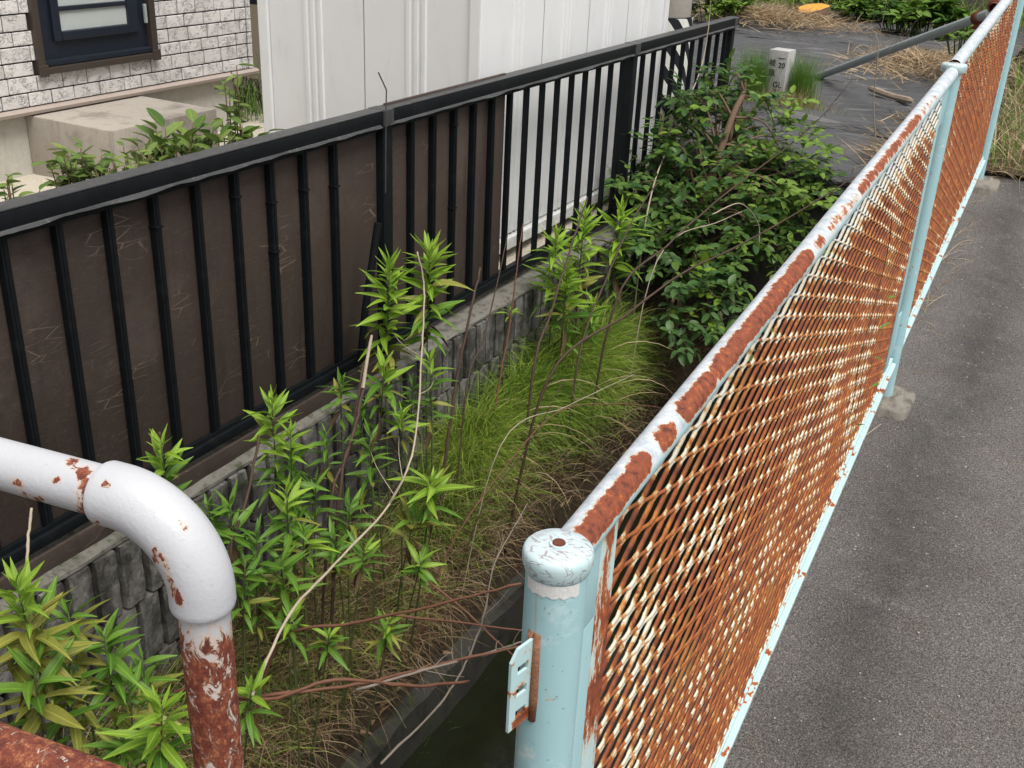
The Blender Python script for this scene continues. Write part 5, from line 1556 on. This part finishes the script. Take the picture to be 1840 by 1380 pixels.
# scaffold pipes with rusty clamps
pr = thing('scaffold_barrier', 'grey scaffold pipe barrier with rusty clamps behind the mesh fence', 'barrier', (-0.62, 6.35, -1.3))
A_, B_ = Vector((-1.84, 7.85, -1.20)), Vector((-0.652,6.369,-0.552))
Bx = B_ + (B_ - A_).normalized() * 0.10
soft(MB().tube([A_, Bx], 0.0243, 24).build('brace_pipe', M['steel'], pr), 60)
up0 = Vector((Bx.x + 0.03, Bx.y + 0.05, -1.5))
soft(MB().tube([up0, Vector((up0.x, up0.y, -0.33))], 0.0243, 24).build('upright_pipe', M['steel'], pr), 60)
E1 = Vector((-0.559,6.061,-0.473)); E2 = E1 + Vector((-0.12, 3.2, 0.16))
hp_ = MB(); d = (E2 - E1).normalized(); N = 24
u_ = d.cross(Vector((0, 0, 1))).normalized(); w_ = u_.cross(d)
ringp = []
for (q, r) in ((E1 + d * 0.10, 0.0210), (E1, 0.0210), (E1, 0.0243), (E2, 0.0243)):
    ringp += [q + (u_ * math.cos(2 * PI * k / N) + w_ * math.sin(2 * PI * k / N)) * r for k in range(N)]
hp_.add(ringp, [(i * N + k, i * N + (k + 1) % N, (i + 1) * N + (k + 1) % N, (i + 1) * N + k) for i in range(3) for k in range(N)] + [tuple(range(N))])
soft(hp_.build('rail_pipe', M['rustc'], pr), 60)
def clamp(c, d):
    d = Vector(d).normalized(); b = MB()
    b.tube([c - d * 0.022, c - d * 0.018, c + d * 0.018, c + d * 0.022], [0.029, 0.034, 0.034, 0.029], 16)
    b.bevbox(c.x - 0.012, c.x + 0.012, c.y - 0.02, c.y + 0.02, c.z - 0.058, c.z + 0.03, 0.004)
    b.tube([Vector((c.x - 0.02, c.y, c.z - 0.05)), Vector((c.x + 0.05, c.y, c.z - 0.05))], 0.006, 8)
    b.tube([Vector((c.x + 0.02, c.y, c.z - 0.05)), Vector((c.x + 0.034, c.y, c.z - 0.05))], 0.011, 6)
    return soft(b.build('clamp', M['rustc'], pr))
clamp(B_, B_ - A_)
clamp(E1 + d * 0.07, d)
clamp(Vector((up0.x, up0.y, B_.z + 0.015)), (0, 0, 1))
far = MB().tube([(-1.945,11.300,-1.021), (-1.382,10.600,-0.769)], 0.024, 16)
o = soft(far.build('grey_pipe', M['steel']), 60)
tag(o, 'short grey pipe lying in the weeds at the back of the lot', 'pipe')

# weathered stick, straw heaps, stump, back wall, weeds
st_ = MB().tube(curve_pts([(-1.323,7.408,-1.130), (-1.159,7.264,-1.140), (-1.003,7.156,-1.140)], 12), [0.021 + 0.006 * fbm((i * 1.3, 0, 0)) + (-0.010 if i in (0, 12) else 0) for i in range(13)], 7)
o = st_.build('old_log', M['wood']); tag(o, 'weathered piece of wood lying on the black sheet', 'log')
def heap(label, c, rx, ry, hh, n, mat='straw', name='straw_heap', L=(0.08, 0.26)):
    x = rng.normal(0, rx * 0.55, n); y = rng.normal(0, ry * 0.55, n)
    zz = c[2] + hh * np.exp(-((x / rx) ** 2 + (y / ry) ** 2)) * U(0.1, 1.0, n)
    B = np.stack([c[0] + x, c[1] + y, zz], 1)
    o = blades(name, M[mat], B, U(0, 2 * PI, n), U(*L, n), U(1.0, 1.55, n), U(-0.2, 0.7, n), U(0.0025, 0.006, n), 4)
    return tag(o, label, 'straw', 'heaps of dead plants on the lot', 'stuff')
heap('brown heap of dead stems on the far black sheet', (-2.75, 10.0, -1.07), 0.72, 0.40, 0.12, 2600)
heap('small reddish heap of dead leaves left of the brown heap', (-3.35, 10.6, -1.07), 0.35, 0.2, 0.06, 700, 'dry')
heap('pale straw scattered beside the grey pipe', (-1.10, 8.6, -1.11), 0.50, 0.75, 0.05, 2200)
heap('dead stems at the foot of the back weeds', (-2.0, 11.2, -1.06), 1.0, 0.35, 0.08, 1300, 'dry')
heap('dry straw behind the mesh fence near the middle post', (-0.92, 6.75, -1.20), 0.22, 0.42, 0.04, 420, L=(0.05, 0.16))
heap('dead grass on the lot edge under the fence', (-0.80, 5.85, -1.23), 0.16, 0.30, 0.05, 500)

def m_back(): pass
w = MB().bevbox(-12, 1.0, 13.6, 13.9, -1.6, 0.6, 0.02)
o = w.build('back_wall', M['backw']); tag(o, 'old dark concrete wall at the back of the vacant lot', 'wall')

stp = thing('tree_stump', 'orange cut tree stump among the weeds at the back of the lot', 'stump', (-2.9, 11.7, -1.15))
sc_ = Vector((-2.562,10.700,-1.006))
b = MB(); N = 26; v = []
for (s, z) in ((1.10, -0.30), (0.92, -0.08), (0.88, 0.0), (0.86, 0.035)):
    for k in range(N):
        a = 2 * PI * k / N; j = 1 + 0.12 * math.sin(3 * a + 1) + 0.06 * math.sin(7 * a)
        v.append((sc_.x + 0.16 * s * j * math.cos(a), sc_.y + 0.17 * s * j * math.sin(a), sc_.z + z + (0.030 * math.sin(a) + 0.02 * math.cos(a) if z > -0.05 else 0)))
b.add(v, [(i * N + k, i * N + (k + 1) % N, (i + 1) * N + (k + 1) % N, (i + 1) * N + k) for i in range(3) for k in range(N)])
b.build('bark', M['bark'], stp)
MB().add([p for p in v[3 * N:]], [tuple(range(N))]).build('cut_face', M['stump'], stp)

wl_v = [np.array([q.co[:] for q in me.vertices]) for me in GS]; wl_f = [np.array([p.vertices[:] for p in me.polygons]) for me in GS]
def weed_bush(label, c, rx, ry, rz, n, L, yel=0.4, cat='weed', group='weeds at the back of the lot'):
    c = Vector(c); root = thing('weed_clump', label, cat, (c.x, c.y, c.z - rz), group)
    tw = MB(); it = []
    for k in range(max(6, n // 16)):
        a = sr.uniform(0, 2 * PI); q = sr.uniform(0.1, 1)
        top = c + Vector((math.cos(a) * rx * q, math.sin(a) * ry * q, rz * sr.uniform(-0.2, 1.0) * (1.15 - 0.5 * q)))
        b = Vector((c.x + (top.x - c.x) * 0.5, c.y + (top.y - c.y) * 0.5, c.z - rz))
        pth = curve_pts([b, b.lerp(top, 0.6) + Vector((0, 0, 0.05)), top], 8)
        tw.tube(pth, [0.006 - 0.0005 * i for i in range(9)], 5)
        yb = sr.random() < yel
        for j in range(16):
            t = sr.uniform(0.3, 1.0) * 8; i = min(7, int(t)); p = pth[i].lerp(pth[i + 1], t - i)
            ang = j * 2.4 + a; d = Vector((math.cos(ang), math.sin(ang), sr.uniform(-0.3, 0.6))).normalized()
            it.append((p, d, Vector((0, 0, 1)), L * sr.uniform(0.6, 1.2), yb))
    tw.build('stems', M['stemg'], root)
    o = leaf_mass('leaves', it, M['weeds'], root, (wl_v, wl_f)); o['kind'] = 'stuff'
    return root
weed_bush('large leafy weed bush in front of the back wall', (-2.025,11.000,-0.975), 0.45, 0.30, 0.20, 1100, 0.085, 0.45)
weed_bush('leafy weeds left of the large bush behind the stump', (-2.702,12.000,-1.030), 0.45, 0.3, 0.16, 500, 0.085, 0.3)
weed_bush('pale green weeds behind the end of the black fence', (-3.224,9.800,-0.947), 0.40, 0.3, 0.18, 500, 0.085, 0.9)
weed_bush('pale spindly weeds right of the fence end', (-3.233,10.800,-1.088), 0.30, 0.2, 0.12, 240, 0.09, 0.9)
weed_bush('broad-leaved weeds near the short grey pipe', (-1.424,10.200,-0.901), 0.40, 0.25, 0.18, 420, 0.13, 0.5)
weed_bush('low weeds at the far right back of the lot', (-1.683,10.400,-0.996), 0.30, 0.2, 0.10, 300, 0.085, 0.5)
weed_bush('weeds along the lot edge under the scaffold pipe', (-0.866,8.000,-0.833), 0.20, 0.3, 0.10, 200, 0.07, 0.5)
weed_bush('thin weeds at the back wall left of the stump', (-3.361,12.400,-1.159), 0.5, 0.2, 0.14, 240, 0.08, 0.5)
n = 1600
B = np.stack([U(-5.0, -0.7, n), U(11.2, 13.4, n), np.full(n, -1.18)], 1)
o = blades('back_grass', M['grass'], B, U(0, 2 * PI, n), U(0.15, 0.5, n), U(0, 0.5, n), U(0.3, 1.8, n), U(0.004, 0.010, n), 5)
tag(o, 'rough grass along the foot of the back wall', 'grass', kind='stuff')

# road-side verge beyond the last post
mb = MB()
def vg(u, v):
    y = 5.98 + 8 * v; x = fence_x(min(y, 6.2)) - 0.06 + (0.34 + 0.75 * v + 0.05 * fbm((0, y * 2, 2))) * u
    return (x, y, road_z(min(y, 12)) + 0.03 * math.sin(PI * min(1, max(0, u * 0.9 + 0.1))) + 0.012 * fbm((x * 8, y * 8, 1)))
mb.grid(vg, 10, 60)
struct(mb.build('verge', M['lot'], smooth=True))
def verge(n, mat, L, tl, cu, w, label, name, cat):
    v = U(0, 1, n) ** 1.2; u = U(0, 1, n); y = 5.98 + 8 * v; x = -0.49 + (0.32 + 0.75 * v) * u
    B = np.stack([x, y, -1.53 + 0.1 * (np.minimum(y, 12) - 3.468) + 0.015], 1)
    o = blades(name, M[mat], B, U(0, 2 * PI, n), U(*L, n), U(*tl, n), U(*cu, n), U(*w, n), 5)
    return tag(o, label, cat, kind='stuff')
verge(4200, 'straw', (0.10, 0.36), (0.3, 1.4), (0.2, 1.4), (0.002, 0.005), 'dry straw-coloured grass on the verge beyond the far post', 'verge_straw', 'dry grass')
verge(2200, 'fresh', (0.08, 0.28), (0.0, 0.8), (0.2, 1.4), (0.003, 0.008), 'green grass mixed into the verge beyond the far post', 'verge_grass', 'grass')
n = 90
B = np.stack([U(-0.47, -0.36, n), U(3.6, 6.0, n), np.zeros(n)], 1); B[:, 2] = -1.53 + 0.1 * (B[:, 1] - 3.468)
o = blades('edge_straw', M['straw'], B, U(-1.5, 1.5, n), U(0.04, 0.18, n), U(0.3, 1.5, n), U(0.1, 1.4, n), U(0.0014, 0.003, n), 5)
tag(o, 'sparse dry grass along the road edge below the second panel', 'dry grass', kind='stuff')
